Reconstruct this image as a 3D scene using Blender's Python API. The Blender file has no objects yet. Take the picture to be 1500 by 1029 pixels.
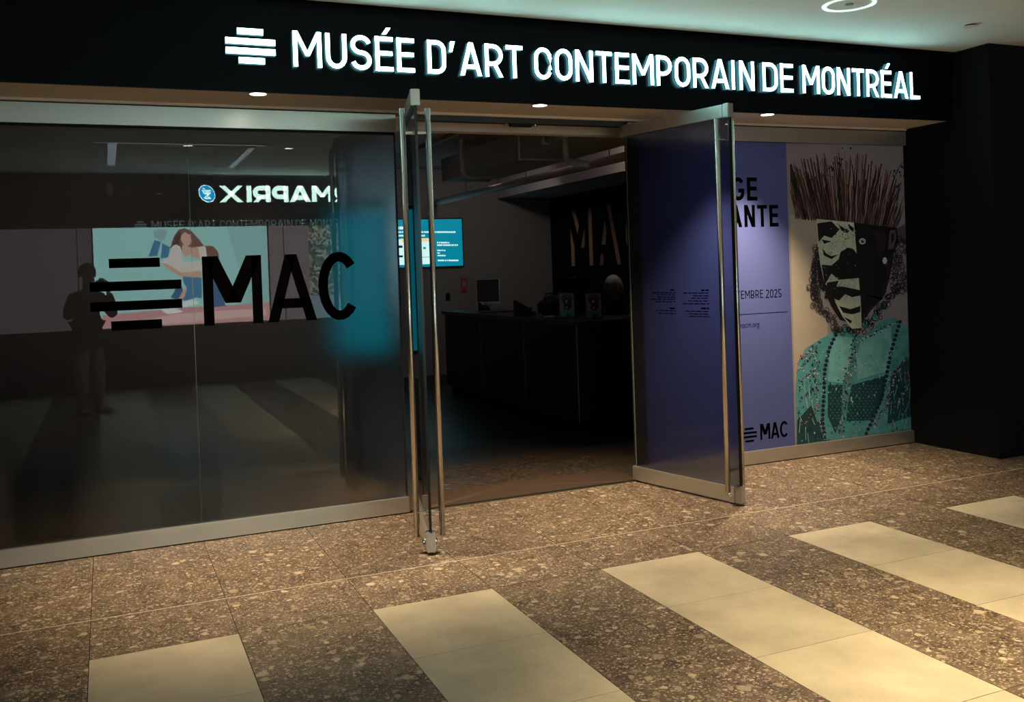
import bpy, bmesh, math, random
import numpy as np
from mathutils import Vector, Matrix
random.seed(7)
S = bpy.context.scene
COL = S.collection
PI = math.pi

# ------------------------------------------------------------------ camera
F_PX, CX, CY = 1374.61, 739.58, 412.95
CAM = Vector((0.1186, -5.8312, 1.5529))
ROT = Matrix(((0.919, -0.392, -0.035), (-0.037, 0.002, -0.999), (0.392, 0.920, -0.013)))


def _rv(v):
    v = Vector(v)
    return Matrix.Rotation(v.length, 3, v.normalized())


_B = Matrix(((1, 0, 0), (0, 0, -1), (0, 1, 0)))
ROT = _B @ _rv((-0.0057, 0.0368, -0.4027)).transposed()      # rows: right, down, forward
cd = bpy.data.cameras.new('camera')
cam = bpy.data.objects.new('camera', cd)
COL.objects.link(cam)
rt, dn, fw = ROT[0], ROT[1], ROT[2]
m = Matrix.Identity(4)
for i in range(3):
    m[i][0], m[i][1], m[i][2], m[i][3] = rt[i], -dn[i], -fw[i], CAM[i]
cam.matrix_world = m
cd.sensor_fit = 'HORIZONTAL'
cd.sensor_width = 36
cd.lens = F_PX / 1500 * 36
cd.shift_x = (750 - CX) / 1500
cd.shift_y = (CY - 514.5) / 1500
cd.clip_start = 0.02
cd.clip_end = 100
S.camera = cam

# ------------------------------------------------------------------ world, exposure
S.view_settings.view_transform = 'Standard'
S.view_settings.look = 'None'
S.view_settings.exposure = 0.0
S.view_settings.gamma = 1.0
S.view_settings.use_curve_mapping = False
w = bpy.data.worlds.new('world')
S.world = w
w.use_nodes = True
w.node_tree.nodes['Background'].inputs[0].default_value = (0.55, 0.6, 0.75, 1)
w.node_tree.nodes['Background'].inputs[1].default_value = 0.004

S.cycles.caustics_reflective = False
S.cycles.caustics_refractive = False
S.cycles.sample_clamp_indirect = 6.0

SIGN_E = 9.0            # letters of the lit museum sign
DOWN_W = 520.0           # each soffit downlight (W)
CORR_W = 900.0           # each corridor downlight (W)
ROOM_W = 5.0            # track spotlight and added lamps inside the museum (W)
WARM = (1.0, 0.74, 0.43)
CORR_COL = (1.0, 0.73, 0.38)


def ray(u, v):
    return ROT.transposed() @ Vector(((u - CX) / F_PX, (v - CY) / F_PX, 1))


def onz(u, v, z=0.0):
    d = ray(u, v); return CAM + d * ((z - CAM.z) / d.z)


def ony(u, v, y=0.0):
    d = ray(u, v); return CAM + d * ((y - CAM.y) / d.y)


def onx(u, v, x):
    d = ray(u, v); return CAM + d * ((x - CAM.x) / d.x)


# ------------------------------------------------------------------ materials
def nodes(name):
    mt = bpy.data.materials.new(name)
    mt.use_nodes = True
    nt = mt.node_tree
    b = nt.nodes.get('Principled BSDF')
    return mt, nt, b


def mat(name, col, rough=0.5, metal=0.0, emit=None, es=0.0, var=0.12, scale=30.0, bump=0.0, spec=None, stretch=None):
    mt, nt, b = nodes(name)
    L = nt.links
    tc = nt.nodes.new('ShaderNodeTexCoord')
    nz = nt.nodes.new('ShaderNodeTexNoise')
    nz.inputs['Scale'].default_value = scale
    nz.inputs['Detail'].default_value = 4
    if stretch:
        mp = nt.nodes.new('ShaderNodeMapping')
        mp.inputs['Scale'].default_value = stretch
        L.new(tc.outputs['Object'], mp.inputs[0]); L.new(mp.outputs[0], nz.inputs['Vector'])
    else:
        L.new(tc.outputs['Object'], nz.inputs['Vector'])
    mx = nt.nodes.new('ShaderNodeMix'); mx.data_type = 'RGBA'
    lo = tuple(c * (1 - var) for c in col) + (1,)
    hi = tuple(min(1, c * (1 + var)) for c in col) + (1,)
    mx.inputs[6].default_value = lo; mx.inputs[7].default_value = hi
    L.new(nz.outputs[0], mx.inputs[0])
    L.new(mx.outputs[2], b.inputs['Base Color'])
    b.inputs['Roughness'].default_value = rough
    b.inputs['Metallic'].default_value = metal
    if spec is not None:
        b.inputs['Specular IOR Level'].default_value = spec
    if emit:
        b.inputs['Emission Color'].default_value = tuple(emit) + (1,)
        b.inputs['Emission Strength'].default_value = es
    if bump:
        bp = nt.nodes.new('ShaderNodeBump')
        bp.inputs['Strength'].default_value = bump
        bp.inputs['Distance'].default_value = 0.002
        L.new(nz.outputs[0], bp.inputs['Height']); L.new(bp.outputs[0], b.inputs['Normal'])
    return mt


def ramp(nt, src, stops):
    r = nt.nodes.new('ShaderNodeValToRGB')
    e = r.color_ramp.elements
    while len(e) > len(stops):
        e.remove(e[-1])
    while len(e) < len(stops):
        e.new(0.5)
    for el, (p, c) in zip(e, stops):
        el.position = p
        el.color = (c, c, c, 1) if not isinstance(c, tuple) else c + (1,)
    nt.links.new(src, r.inputs[0])
    return r.outputs[0]


def math_n(nt, op, a, b):
    n = nt.nodes.new('ShaderNodeMath'); n.operation = op
    for i, v in enumerate((a, b)):
        if isinstance(v, (int, float)):
            n.inputs[i].default_value = v
        else:
            nt.links.new(v, n.inputs[i])
    return n.outputs[0]


def mix_c(nt, fac, a, b):
    n = nt.nodes.new('ShaderNodeMix'); n.data_type = 'RGBA'
    for i, v in ((0, fac), (6, a), (7, b)):
        if isinstance(v, (int, float)):
            n.inputs[i].default_value = v
        elif isinstance(v, tuple):
            n.inputs[i].default_value = v + (1,)
        else:
            nt.links.new(v, n.inputs[i])
    return n.outputs[2]


def terrazzo(name, base_lo, base_hi, chip_lo, chip_hi, rough=0.42):
    mt, nt, b = nodes(name)
    L = nt.links
    g = nt.nodes.new('ShaderNodeNewGeometry')
    oi = nt.nodes.new('ShaderNodeObjectInfo')
    off = nt.nodes.new('ShaderNodeVectorMath'); off.operation = 'SCALE'
    off.inputs[0].default_value = (17.3, 9.1, 0); L.new(oi.outputs['Random'], off.inputs['Scale'])
    ad = nt.nodes.new('ShaderNodeVectorMath'); ad.operation = 'ADD'
    L.new(g.outputs['Position'], ad.inputs[0]); L.new(off.outputs[0], ad.inputs[1])
    dn_ = nt.nodes.new('ShaderNodeTexNoise'); dn_.inputs['Scale'].default_value = 28; dn_.inputs['Detail'].default_value = 3
    L.new(ad.outputs[0], dn_.inputs['Vector'])
    sc = nt.nodes.new('ShaderNodeVectorMath'); sc.operation = 'SCALE'; sc.inputs['Scale'].default_value = 0.035
    L.new(dn_.outputs[1], sc.inputs[0])
    P = nt.nodes.new('ShaderNodeVectorMath'); P.operation = 'ADD'
    L.new(ad.outputs[0], P.inputs[0]); L.new(sc.outputs[0], P.inputs[1])
    base_n = nt.nodes.new('ShaderNodeTexNoise'); base_n.inputs['Scale'].default_value = 7; base_n.inputs['Detail'].default_value = 8
    base_n.inputs['Roughness'].default_value = 0.7
    L.new(P.outputs[0], base_n.inputs['Vector'])
    col = mix_c(nt, ramp(nt, base_n.outputs[0], [(0.3, 0.0), (0.7, 1.0)]), base_lo, base_hi)
    for scale, thr, keep in ((95, 0.40, 0.38), (46, 0.36, 0.55), (21, 0.33, 0.72), (11.5, 0.27, 0.82)):
        v = nt.nodes.new('ShaderNodeTexVoronoi'); v.inputs['Scale'].default_value = scale
        v.inputs['Randomness'].default_value = 1.0
        L.new(P.outputs[0], v.inputs['Vector'])
        sp = nt.nodes.new('ShaderNodeSeparateColor'); L.new(v.outputs['Color'], sp.inputs[0])
        msk = ramp(nt, v.outputs['Distance'], [(thr - 0.03, 1.0), (thr + 0.05, 0.0)])
        kp = ramp(nt, sp.outputs[0], [(keep, 0.0), (keep + 0.02, 1.0)])
        fac = math_n(nt, 'MULTIPLY', math_n(nt, 'MULTIPLY', msk, kp), 0.85)
        ccol = mix_c(nt, sp.outputs[1], chip_lo, chip_hi)
        col = mix_c(nt, fac, col, ccol)
        if scale in (46, 21):
            dk = ramp(nt, sp.outputs[2], [(0.9, 0.0), (0.92, 1.0)])
            col = mix_c(nt, math_n(nt, 'MULTIPLY', math_n(nt, 'MULTIPLY', msk, dk), 0.8), col, tuple(c * 0.45 for c in base_lo))
    tint = nt.nodes.new('ShaderNodeHueSaturation')
    L.new(col, tint.inputs['Color'])
    L.new(math_n(nt, 'ADD', math_n(nt, 'MULTIPLY', oi.outputs['Random'], 0.22), 0.89), tint.inputs['Value'])
    L.new(tint.outputs[0], b.inputs['Base Color'])
    b.inputs['Roughness'].default_value = rough
    bp = nt.nodes.new('ShaderNodeBump'); bp.inputs['Strength'].default_value = 0.15; bp.inputs['Distance'].default_value = 0.001
    L.new(base_n.outputs[0], bp.inputs['Height']); L.new(bp.outputs[0], b.inputs['Normal'])
    return mt


def cement(name, lo, hi, rough=0.5):
    mt, nt, b = nodes(name)
    L = nt.links
    g = nt.nodes.new('ShaderNodeNewGeometry')
    oi = nt.nodes.new('ShaderNodeObjectInfo')
    off = nt.nodes.new('ShaderNodeVectorMath'); off.operation = 'SCALE'
    off.inputs[0].default_value = (7.3, 19.1, 0); L.new(oi.outputs['Random'], off.inputs['Scale'])
    ad = nt.nodes.new('ShaderNodeVectorMath'); ad.operation = 'ADD'
    L.new(g.outputs['Position'], ad.inputs[0]); L.new(off.outputs[0], ad.inputs[1])
    n1 = nt.nodes.new('ShaderNodeTexNoise'); n1.inputs['Scale'].default_value = 2.6; n1.inputs['Detail'].default_value = 9
    n1.inputs['Roughness'].default_value = 0.62
    L.new(ad.outputs[0], n1.inputs['Vector'])
    n2 = nt.nodes.new('ShaderNodeTexNoise'); n2.inputs['Scale'].default_value = 120
    L.new(ad.outputs[0], n2.inputs['Vector'])
    f = math_n(nt, 'ADD', math_n(nt, 'MULTIPLY', n1.outputs[0], 0.85), math_n(nt, 'MULTIPLY', n2.outputs[0], 0.15))
    c = mix_c(nt, ramp(nt, f, [(0.32, 0.0), (0.68, 1.0)]), lo, hi)
    L.new(c, b.inputs['Base Color'])
    b.inputs['Roughness'].default_value = rough
    return mt


def film_glass(name, tint, rough, ior_reflect, dif, dif_fac, ior=1.25):
    """frosted film on clear glass: sharp front reflection, scattered view through"""
    mt = bpy.data.materials.new(name); mt.use_nodes = True
    nt = mt.node_tree; nt.nodes.clear(); L = nt.links
    out = nt.nodes.new('ShaderNodeOutputMaterial')
    fr = nt.nodes.new('ShaderNodeFresnel'); fr.inputs['IOR'].default_value = ior_reflect or 1.5
    gl = nt.nodes.new('ShaderNodeBsdfGlossy'); gl.inputs['Roughness'].default_value = 0.0
    gl.inputs['Color'].default_value = (1, 1, 1, 1)
    rf = nt.nodes.new('ShaderNodeBsdfRefraction'); rf.inputs['Roughness'].default_value = rough
    rf.inputs['IOR'].default_value = ior
    nz = nt.nodes.new('ShaderNodeTexNoise'); nz.inputs['Scale'].default_value = 300
    tc = nt.nodes.new('ShaderNodeTexCoord'); L.new(tc.outputs['Object'], nz.inputs['Vector'])
    c = mix_c(nt, nz.outputs[0], tuple(x * 0.92 for x in tint), tuple(min(1, x * 1.08) for x in tint))
    L.new(c, rf.inputs['Color'])
    df = nt.nodes.new('ShaderNodeBsdfDiffuse'); df.inputs['Color'].default_value = dif + (1,)
    m1 = nt.nodes.new('ShaderNodeMixShader'); m1.inputs[0].default_value = dif_fac
    L.new(rf.outputs[0], m1.inputs[1]); L.new(df.outputs[0], m1.inputs[2])
    if ior_reflect is None:                       # rear face of the pane: clear way out
        L.new(rf.outputs[0], out.inputs['Surface'])
        return mt
    m2 = nt.nodes.new('ShaderNodeMixShader')
    L.new(fr.outputs[0], m2.inputs[0]); L.new(m1.outputs[0], m2.inputs[1]); L.new(gl.outputs[0], m2.inputs[2])
    L.new(m2.outputs[0], out.inputs['Surface'])
    return mt


M = {}
M['terr'] = terrazzo('brown_terrazzo', (0.055, 0.037, 0.028), (0.19, 0.14, 0.105), (0.18, 0.135, 0.105), (0.55, 0.46, 0.36))
M['terr_in'] = terrazzo('dim_terrazzo', (0.018, 0.012, 0.009), (0.05, 0.035, 0.025), (0.055, 0.04, 0.03), (0.13, 0.10, 0.075))  # the terrazzo again, darkened in colour for the dim lobby
M['cement'] = cement('pale_cement_tile', (0.37, 0.33, 0.265), (0.59, 0.53, 0.42))
M['grout'] = mat('dark_grout', (0.035, 0.027, 0.02), 0.9)
M['joint'] = mat('pale_metal_joint', (0.62, 0.55, 0.45), 0.35, 0.3)
M['alu'] = mat('brushed_aluminium', (0.62, 0.61, 0.58), 0.36, 0.85, var=0.06, scale=18, stretch=(1, 1, 60))
M['alu_dark'] = mat('shadow_gap_aluminium', (0.05, 0.05, 0.05), 0.5, 0.6)
M['steel'] = mat('brushed_steel', (0.66, 0.62, 0.56), 0.27, 1.0, var=0.06, scale=40, stretch=(8, 8, 1))
M['chrome'] = mat('polished_steel', (0.75, 0.78, 0.78), 0.15, 1.0)
M['fascia'] = mat('black_lacquered_panel', (0.001, 0.0025, 0.005), 0.45, 0, spec=0.1)
M['black'] = mat('black_paint', (0.006, 0.006, 0.008), 0.6, spec=0.2)
M['blackwall'] = mat('black_matte_wall', (0.008, 0.008, 0.010), 0.8, spec=0.1)
M['soffit'] = mat('beige_soffit', (0.78, 0.67, 0.57), 0.7, var=0.05)
M['ceil'] = mat('white_plaster', (0.84, 0.84, 0.81), 0.85, var=0.03, scale=6)
M['sign'] = mat('lit_white_acrylic', (0.9, 0.95, 0.97), 0.3, emit=(0.50, 0.97, 0.92), es=SIGN_E, var=0.02)
M['sign_side'] = mat('lit_acrylic_return', (0.06, 0.10, 0.12), 0.4, emit=(0.10, 0.42, 0.52), es=0.45, var=0.02)
M['film'] = film_glass('frosted_film_glass', (0.93, 0.93, 0.95), 0.60, 1.66, (0.03, 0.027, 0.03), 0.06)
M['leaf_glass'] = film_glass('frosted_door_glass', (0.46, 0.49, 0.62), 0.36, 1.5, (0.04, 0.04, 0.05), 0.10)
M['film_rear'] = film_glass('frosted_film_rear', (0.95, 0.95, 0.96), 0.45, None, (0, 0, 0), 0)
M['leaf_rear'] = film_glass('frosted_door_rear', (0.46, 0.49, 0.60), 0.36, None, (0, 0, 0), 0)
M['vinyl'] = mat('black_vinyl', (0.0006, 0.0006, 0.0008), 0.9, spec=0.0)
M['seam'] = mat('polished_glass_edge', (0.12, 0.13, 0.13), 0.2, 0.0)
M['black_edge'] = mat('black_edge_seal', (0.004, 0.005, 0.005), 0.3)
M['mat_brown'] = mat('brown_entrance_mat', (0.042, 0.023, 0.014), 0.95, var=0.3, scale=140, bump=0.4)
M['shade_floor'] = mat('shade_coloured_floor', (0.012, 0.011, 0.011), 0.35)  # near black, so the floor looks unlit by its colour
M['greywall'] = mat('grey_painted_wall', (0.30, 0.29, 0.29), 0.8, var=0.05, scale=5)
M['in_ceil'] = mat('grey_painted_ceiling', (0.42, 0.38, 0.38), 0.85, var=0.15, scale=4)
M['duct'] = mat('painted_duct', (0.58, 0.52, 0.51), 0.6, var=0.06)
M['pipe_w'] = mat('white_painted_pipe', (0.62, 0.58, 0.54), 0.5)
M['desk'] = mat('black_laminate', (0.010, 0.010, 0.012), 0.45, var=0.2)
M['desk_top'] = mat('black_desk_top', (0.035, 0.035, 0.04), 0.3, var=0.2)
M['plastic'] = mat('black_plastic', (0.010, 0.010, 0.012), 0.4)
M['grey_plastic'] = mat('grey_plastic', (0.25, 0.25, 0.26), 0.45)
M['silver'] = mat('silver_plastic', (0.45, 0.47, 0.48), 0.3, 0.7)
M['paper'] = mat('white_paper', (0.75, 0.73, 0.68), 0.8)
M['wood'] = mat('pale_wood_letter_side', (0.75, 0.50, 0.36), 0.6, var=0.2, stretch=(1, 1, 12))
M['red'] = mat('red_notice', (0.55, 0.05, 0.04), 0.6)
M['blue_panel'] = mat('blue_lilac_print', (0.080, 0.105, 0.33), 0.45, var=0.04, scale=2)
M['skin'] = mat('skin', (0.50, 0.28, 0.20), 0.5, var=0.06)
M['jacket'] = mat('black_jacket_cloth', (0.012, 0.012, 0.014), 0.9, bump=0.2, scale=90)
M['khaki'] = mat('khaki_cotton', (0.52, 0.43, 0.31), 0.9, var=0.15, scale=25, bump=0.5)
M['shoe'] = mat('tan_canvas', (0.55, 0.46, 0.36), 0.8, var=0.1)
M['sole'] = mat('white_rubber', (0.7, 0.68, 0.62), 0.6)
M['hair_dark'] = mat('dark_hair', (0.02, 0.014, 0.01), 0.6)
M['hair_grey'] = mat('grey_hair', (0.62, 0.58, 0.53), 0.55, var=0.4, scale=25, stretch=(1, 1, .2))
M['lamp_on'] = mat('lit_lamp_lens', (0.9, 0.9, 0.85), 0.4, emit=(1.0, 0.93, 0.8), es=14.0)
M['ring_on'] = mat('lit_ring', (0.9, 0.95, 0.95), 0.4, emit=(0.80, 1.0, 0.97), es=0.75)
M['strip'] = mat('dim_ceiling_strip', (0.6, 0.6, 0.62), 0.4, emit=(0.75, 0.9, 1.0), es=1.4)
M['mall_wall'] = mat('dark_brown_stone', (0.035, 0.03, 0.032), 0.6)
M['mall_band'] = mat('black_glass_band', (0.010, 0.009, 0.011), 0.0, spec=1.0, var=0.02)
M['mall_panel'] = mat('lit_mauve_panel', (0.4, 0.35, 0.36), 0.5, emit=(0.50, 0.40, 0.43), es=1.5, var=0.05)
M['mall_panel2'] = mat('dim_lit_brown_panel', (0.35, 0.3, 0.3), 0.5, emit=(0.42, 0.35, 0.37), es=0.85, var=0.05)
M['mall_metal'] = mat('pale_mullion', (0.6, 0.58, 0.58), 0.4, 0.6)
M['ph_white'] = mat('lit_white_letter', (0.9, 0.95, 0.9), 0.4, emit=(0.60, 0.90, 0.80), es=15.0, var=0.02)
M['ph_blue'] = mat('lit_blue_disc', (0.0, 0.2, 0.5), 0.4, emit=(0.0, 0.25, 0.55), es=13.0, var=0.02)


# ------------------------------------------------------------------ mesh building
class MB:
    def __init__(s):
        s.v = []; s.f = []; s.mi = []

    def add(s, vs, fs, mi=0):
        o = len(s.v)
        s.v += [tuple(x) for x in vs]
        s.f += [tuple(i + o for i in f) for f in fs]
        s.mi += [mi] * len(fs)
        return s

    def box(s, x0, x1, y0, y1, z0, z1, mi=0, tf=None):
        vs = [(x, y, z) for z in (z0, z1) for y in (y0, y1) for x in (x0, x1)]
        if tf:
            vs = [tf @ Vector(p) for p in vs]
        return s.add(vs, [(0, 2, 3, 1), (4, 5, 7, 6), (0, 1, 5, 4), (2, 6, 7, 3), (0, 4, 6, 2), (1, 3, 7, 5)], mi)

    def tube(s, pts, r, n=12, mi=0, caps=True):
        pts = [Vector(p) for p in pts]
        rs = r if isinstance(r, (list, tuple)) else [r] * len(pts)
        rings = []
        up = None
        for i, p in enumerate(pts):
            d = (pts[min(i + 1, len(pts) - 1)] - pts[max(i - 1, 0)]).normalized()
            a = Vector((0, 0, 1)) if abs(d.z) < 0.9 else Vector((1, 0, 0))
            if up is not None:
                a = up
            e1 = (a - d * a.dot(d)).normalized(); e2 = d.cross(e1); up = e1
            rings.append([p + (e1 * math.cos(2 * PI * k / n) + e2 * math.sin(2 * PI * k / n)) * rs[i] for k in range(n)])
        vs = [q for rg in rings for q in rg]
        fs = []
        for i in range(len(rings) - 1):
            for k in range(n):
                fs.append((i * n + k, i * n + (k + 1) % n, (i + 1) * n + (k + 1) % n, (i + 1) * n + k))
        if caps:
            fs.append(tuple(reversed(range(n)))); fs.append(tuple((len(rings) - 1) * n + k for k in range(n)))
        return s.add(vs, fs, mi)

    def lathe(s, prof, c=(0, 0, 0), n=24, mi=0, axis='z'):
        vs = []; fs = []
        for (r, h) in prof:
            for k in range(n):
                a = 2 * PI * k / n
                p = (r * math.cos(a), r * math.sin(a), h)
                if axis == 'y':
                    p = (p[0], p[2], p[1])
                if axis == 'x':
                    p = (p[2], p[0], p[1])
                vs.append((p[0] + c[0], p[1] + c[1], p[2] + c[2]))
        for i in range(len(prof) - 1):
            for k in range(n):
                fs.append((i * n + k, i * n + (k + 1) % n, (i + 1) * n + (k + 1) % n, (i + 1) * n + k))
        fs.append(tuple(reversed(range(n)))); fs.append(tuple((len(prof) - 1) * n + k for k in range(n)))
        return s.add(vs, fs, mi)

    def ell(s, c, r, n=16, mi=0, rot=None):
        vs = []; fs = []
        rows = n // 2
        for i in range(rows + 1):
            t = PI * i / rows
            for k in range(n):
                a = 2 * PI * k / n
                p = Vector((r[0] * math.sin(t) * math.cos(a), r[1] * math.sin(t) * math.sin(a), r[2] * math.cos(t)))
                if rot:
                    p = rot @ p
                vs.append(p + Vector(c))
        for i in range(rows):
            for k in range(n):
                fs.append((i * n + k, (i + 1) * n + k, (i + 1) * n + (k + 1) % n, i * n + (k + 1) % n))
        return s.add(vs, fs, mi)

    def flat(s, pts, mi=0):
        return s.add(pts, [tuple(range(len(pts)))], mi)

    def build(s, name, mats, parent=None, smooth=False, bevel=0.0):
        me = bpy.data.meshes.new(name)
        me.from_pydata(s.v, [], s.f)
        if not isinstance(mats, (list, tuple)):
            mats = [mats]
        for k in mats:
            me.materials.append(M[k] if isinstance(k, str) else k)
        me.polygons.foreach_set('material_index', s.mi)
        bm = bmesh.new(); bm.from_mesh(me)
        if bevel:
            bmesh.ops.bevel(bm, geom=list(bm.edges), offset=bevel, segments=2, affect='EDGES')
        bm.normal_update()
        bm.to_mesh(me); bm.free()
        if smooth:
            me.polygons.foreach_set('use_smooth', [True] * len(me.polygons))
        return link(name, me, parent)


def link(name, me, parent=None):
    o = bpy.data.objects.new(name, me)
    COL.objects.link(o)
    if parent is not None:
        o.parent = parent
    return o


def tag(o, label=None, cat=None, group=None, kind=None):
    if label: o['label'] = label
    if cat: o['category'] = cat
    if group: o['group'] = group
    if kind: o['kind'] = kind
    return o


def thing(name, loc=(0, 0, 0), rz=0.0, label=None, cat=None, group=None, kind=None):
    o = bpy.data.objects.new(name, None)
    o.empty_display_size = 0.1
    COL.objects.link(o)
    o.location = loc; o.rotation_euler = (0, 0, rz)
    return tag(o, label, cat, group, kind)


# ------------------------------------------------------------------ stroke lettering
def arc(cx, cy, rx, ry, a0, a1, n=8):
    return [(cx + rx * math.cos(math.radians(a0 + (a1 - a0) * i / n)), cy + ry * math.sin(math.radians(a0 + (a1 - a0) * i / n))) for i in range(n + 1)]


def glyph(ch, w, t, h=1.0):
    """-> list of ('s', pts, closed) centre-line strokes or ('p', pts) polygons; box w x h, stroke t"""
    a = t / 2
    L_, R_, B_, T_ = a, w - a, a, h - a
    rx = (w - t) / 2
    ry = min(rx * 1.12, (h - t) / 2)
    cx = w / 2
    q = lambda x0, y0, x1, y1, tw: ('p', [(x0, y0), (x0 + tw, y0), (x1 + tw, y1), (x1, y1)])
    s = lambda *p, c=False: ('s', list(p), c)
    if ch == 'I': return [q(0, 0, 0, h, t)]
    if ch == 'L': return [q(0, 0, 0, h, t), s((0, B_), (w, B_))]
    if ch == 'T': return [q(cx - a, 0, cx - a, h, t), s((0, T_), (w, T_))]
    if ch == 'H': return [q(0, 0, 0, h, t), q(w - t, 0, w - t, h, t), s((0, h / 2), (w, h / 2))]
    if ch == 'E': return [q(0, 0, 0, h, t), s((0, B_), (w, B_)), s((0, T_), (w, T_)), s((0, h * .52), (w * .96, h * .52))]
    if ch == 'É': return glyph('E', w, t, h) + [('p', [(w * .40, h * 1.07), (w * .40 + t, h * 1.07), (w * .66 + t, h * 1.27), (w * .66, h * 1.27)])]
    if ch == "'": return [('p', [(0, h * .68), (t * .8, h * .68), (t * 1.5, h), (t * .35, h)])]
    if ch == 'U': return [s((L_, h), *arc(cx, B_ + ry, rx, ry, 180, 360), (R_, h))]
    if ch in 'O0': return [s(*arc(cx, T_ - ry, rx, ry, 0, 180)[:], *arc(cx, B_ + ry, rx, ry, 180, 360), c=True)]
    if ch == 'C': return [s((R_, h * .68), *arc(cx, T_ - ry, rx, ry, 0, 180), *arc(cx, B_ + ry, rx, ry, 180, 360), (R_, h * .32))]
    if ch == 'c2': return [s(*arc(cx, h / 2, rx, h / 2 - a, 42, 318, 20))]
    if ch == 'G': return [s(*arc(cx, T_ - ry, rx, ry, 28, 180), *arc(cx, B_ + ry, rx, ry, 180, 360), (R_, h * .43), (cx, h * .43))]
    if ch == 'D': return [s((L_, B_), (cx * .9, B_), *arc(R_ - rx, B_ + rx, rx, rx, -90, 0)[1:], *arc(R_ - rx, T_ - rx, rx, rx, 0, 90), (L_, T_), c=True)]
    if ch in 'PRB':
        r = h * .27
        y1 = T_ - 2 * r
        r2 = min(r, w - t)
        o = [q(0, 0, 0, h, t), s((L_, T_), (R_ - r2, T_), *arc(R_ - r2, T_ - r, r2, r, 90, -90)[1:], (L_, y1))]
        if ch == 'R': o.append(q(w - t * 1.1, 0, w * .42, y1, t * 1.08))
        if ch == 'B':
            r3 = (y1 - B_) / 2
            o.append(s((L_, y1), (R_ - r2, y1), *arc(R_ - r2, B_ + r3, r2, r3, 90, -90)[1:], (L_, B_)))
        return o
    if ch == 'S':
        r = (T_ - B_) / 4
        r = (T_ - B_) / 4
        return [s(*arc(cx, T_ - r, rx, r, 15, 180, 10), *arc(cx, T_ - r, rx, r, 180, 262, 5)[1:], *arc(cx, B_ + r, rx, r, 82, 0, 5), *arc(cx, B_ + r, rx, r, 0, -165, 10)[1:])]
    if ch == 'A':
        tw = t * 1.08
        return [q(0, 0, cx - tw / 2 - t * .05, h, tw), q(w - tw, 0, cx - tw / 2 + t * .05, h, tw), s((w * .2, h * .27), (w * .8, h * .27))]
    if ch == 'M':
        tw = t * 1.0
        return [q(0, 0, 0, h, t), q(w - t, 0, w - t, h, t), q(cx - tw / 2, h * .32, t * .1, h, tw), q(cx - tw / 2, h * .32, w - tw - t * .1, h, tw)]
    if ch == 'm2':
        tw = t * 1.0
        return [q(0, 0, 0, h, t), q(w - t, 0, w - t, h, t), q(cx - tw * .75, h * .315, 0, h, tw * 1.5), q(cx - tw * .75, h * .315, w - tw * 1.5, h, tw * 1.5)]
    if ch == 'N': return [q(0, 0, 0, h, t), q(w - t, 0, w - t, h, t), q(w - t * 1.15, 0, 0, h, t * 1.15)]
    if ch == 'X': return [q(0, 0, w - t * 1.2, h, t * 1.2), q(w - t * 1.2, 0, 0, h, t * 1.2)]
    if ch == '2': return [s(*arc(cx, T_ - rx, rx, rx, 165, -30, 12), (L_ + a * .3, B_ + a * .5)), s((0, B_), (w, B_))]
    if ch == '5': return [s((w * .95, T_), (L_ + a * .4, T_), (L_ + a * .2, h * .56)), s((L_ + a * .2, h * .56), *arc(cx, B_ + ry * .95, rx, ry * .95, 110, -160, 14))]
    return []


GW = dict(M=.66, N=.52, I=.17, E=.44, T=.48, L=.42, A=.60, S=.50, P=.49, R=.51, X=.58, G=.52)
GW["'"] = .2; GW['É'] = .44


def letter(mb, ch, x, z, w, h, t, depth, mi_f=0, mi_s=1, y=0.0):
    """extruded letter, foot at (x, z), back plane y, front y-depth"""
    def solid(ring_l, ring_r, closed):
        n = len(ring_l)
        vs = []
        for yy in (y - depth, y):
            for p in ring_l: vs.append((x + p[0], yy, z + p[1]))
            for p in ring_r: vs.append((x + p[0], yy, z + p[1]))
        ff, fs = [], []
        rng = range(n) if closed else range(n - 1)
        for i in rng:
            j = (i + 1) % n
            ff.append((n + i, n + j, j, i))
            if depth > 0:
                fs.append((j, 2 * n + j, 2 * n + i, i))
                fs.append((3 * n + i, 3 * n + j, n + j, n + i))
        if not closed and depth > 0:
            fs.append((0, n, 3 * n, 2 * n)); fs.append((n - 1, 3 * n - 1, 4 * n - 1, 2 * n - 1))
        o = len(mb.v)
        mb.v += vs
        mb.f += [tuple(k + o for k in f) for f in ff + fs]
        mb.mi += [mi_f] * len(ff) + [mi_s] * len(fs)
    for g in glyph(ch, w / h, t / h):
        if g[0] == 'p':
            p = [(a * h, b * h) for a, b in g[1]]
            solid([p[0], p[3]], [p[1], p[2]], False)
        else:
            p = [Vector((a * h, b * h)) for a, b in g[1]]
            pp = [p[0]]
            for k in p[1:]:
                if (k - pp[-1]).length > 1e-5: pp.append(k)
            closed = g[2]
            if closed and (pp[0] - pp[-1]).length < 1e-5: pp.pop()
            n = len(pp); rl = []; rr = []
            for i in range(n):
                d0 = (pp[i] - pp[i - 1]).normalized() if (i > 0 or closed) else None
                d1 = (pp[(i + 1) % n] - pp[i]).normalized() if (i < n - 1 or closed) else None
                if d0 is None: d0 = d1
                if d1 is None: d1 = d0
                n0 = Vector((-d0.y, d0.x)); n1 = Vector((-d1.y, d1.x))
                nm = (n0 + n1)
                nm = nm.normalized() if nm.length > 1e-6 else n0
                k = t / 2 / max(0.4, nm.dot(n0))
                rl.append(tuple(pp[i] + nm * k)); rr.append(tuple(pp[i] - nm * k))
            solid(rl, rr, closed)


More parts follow.
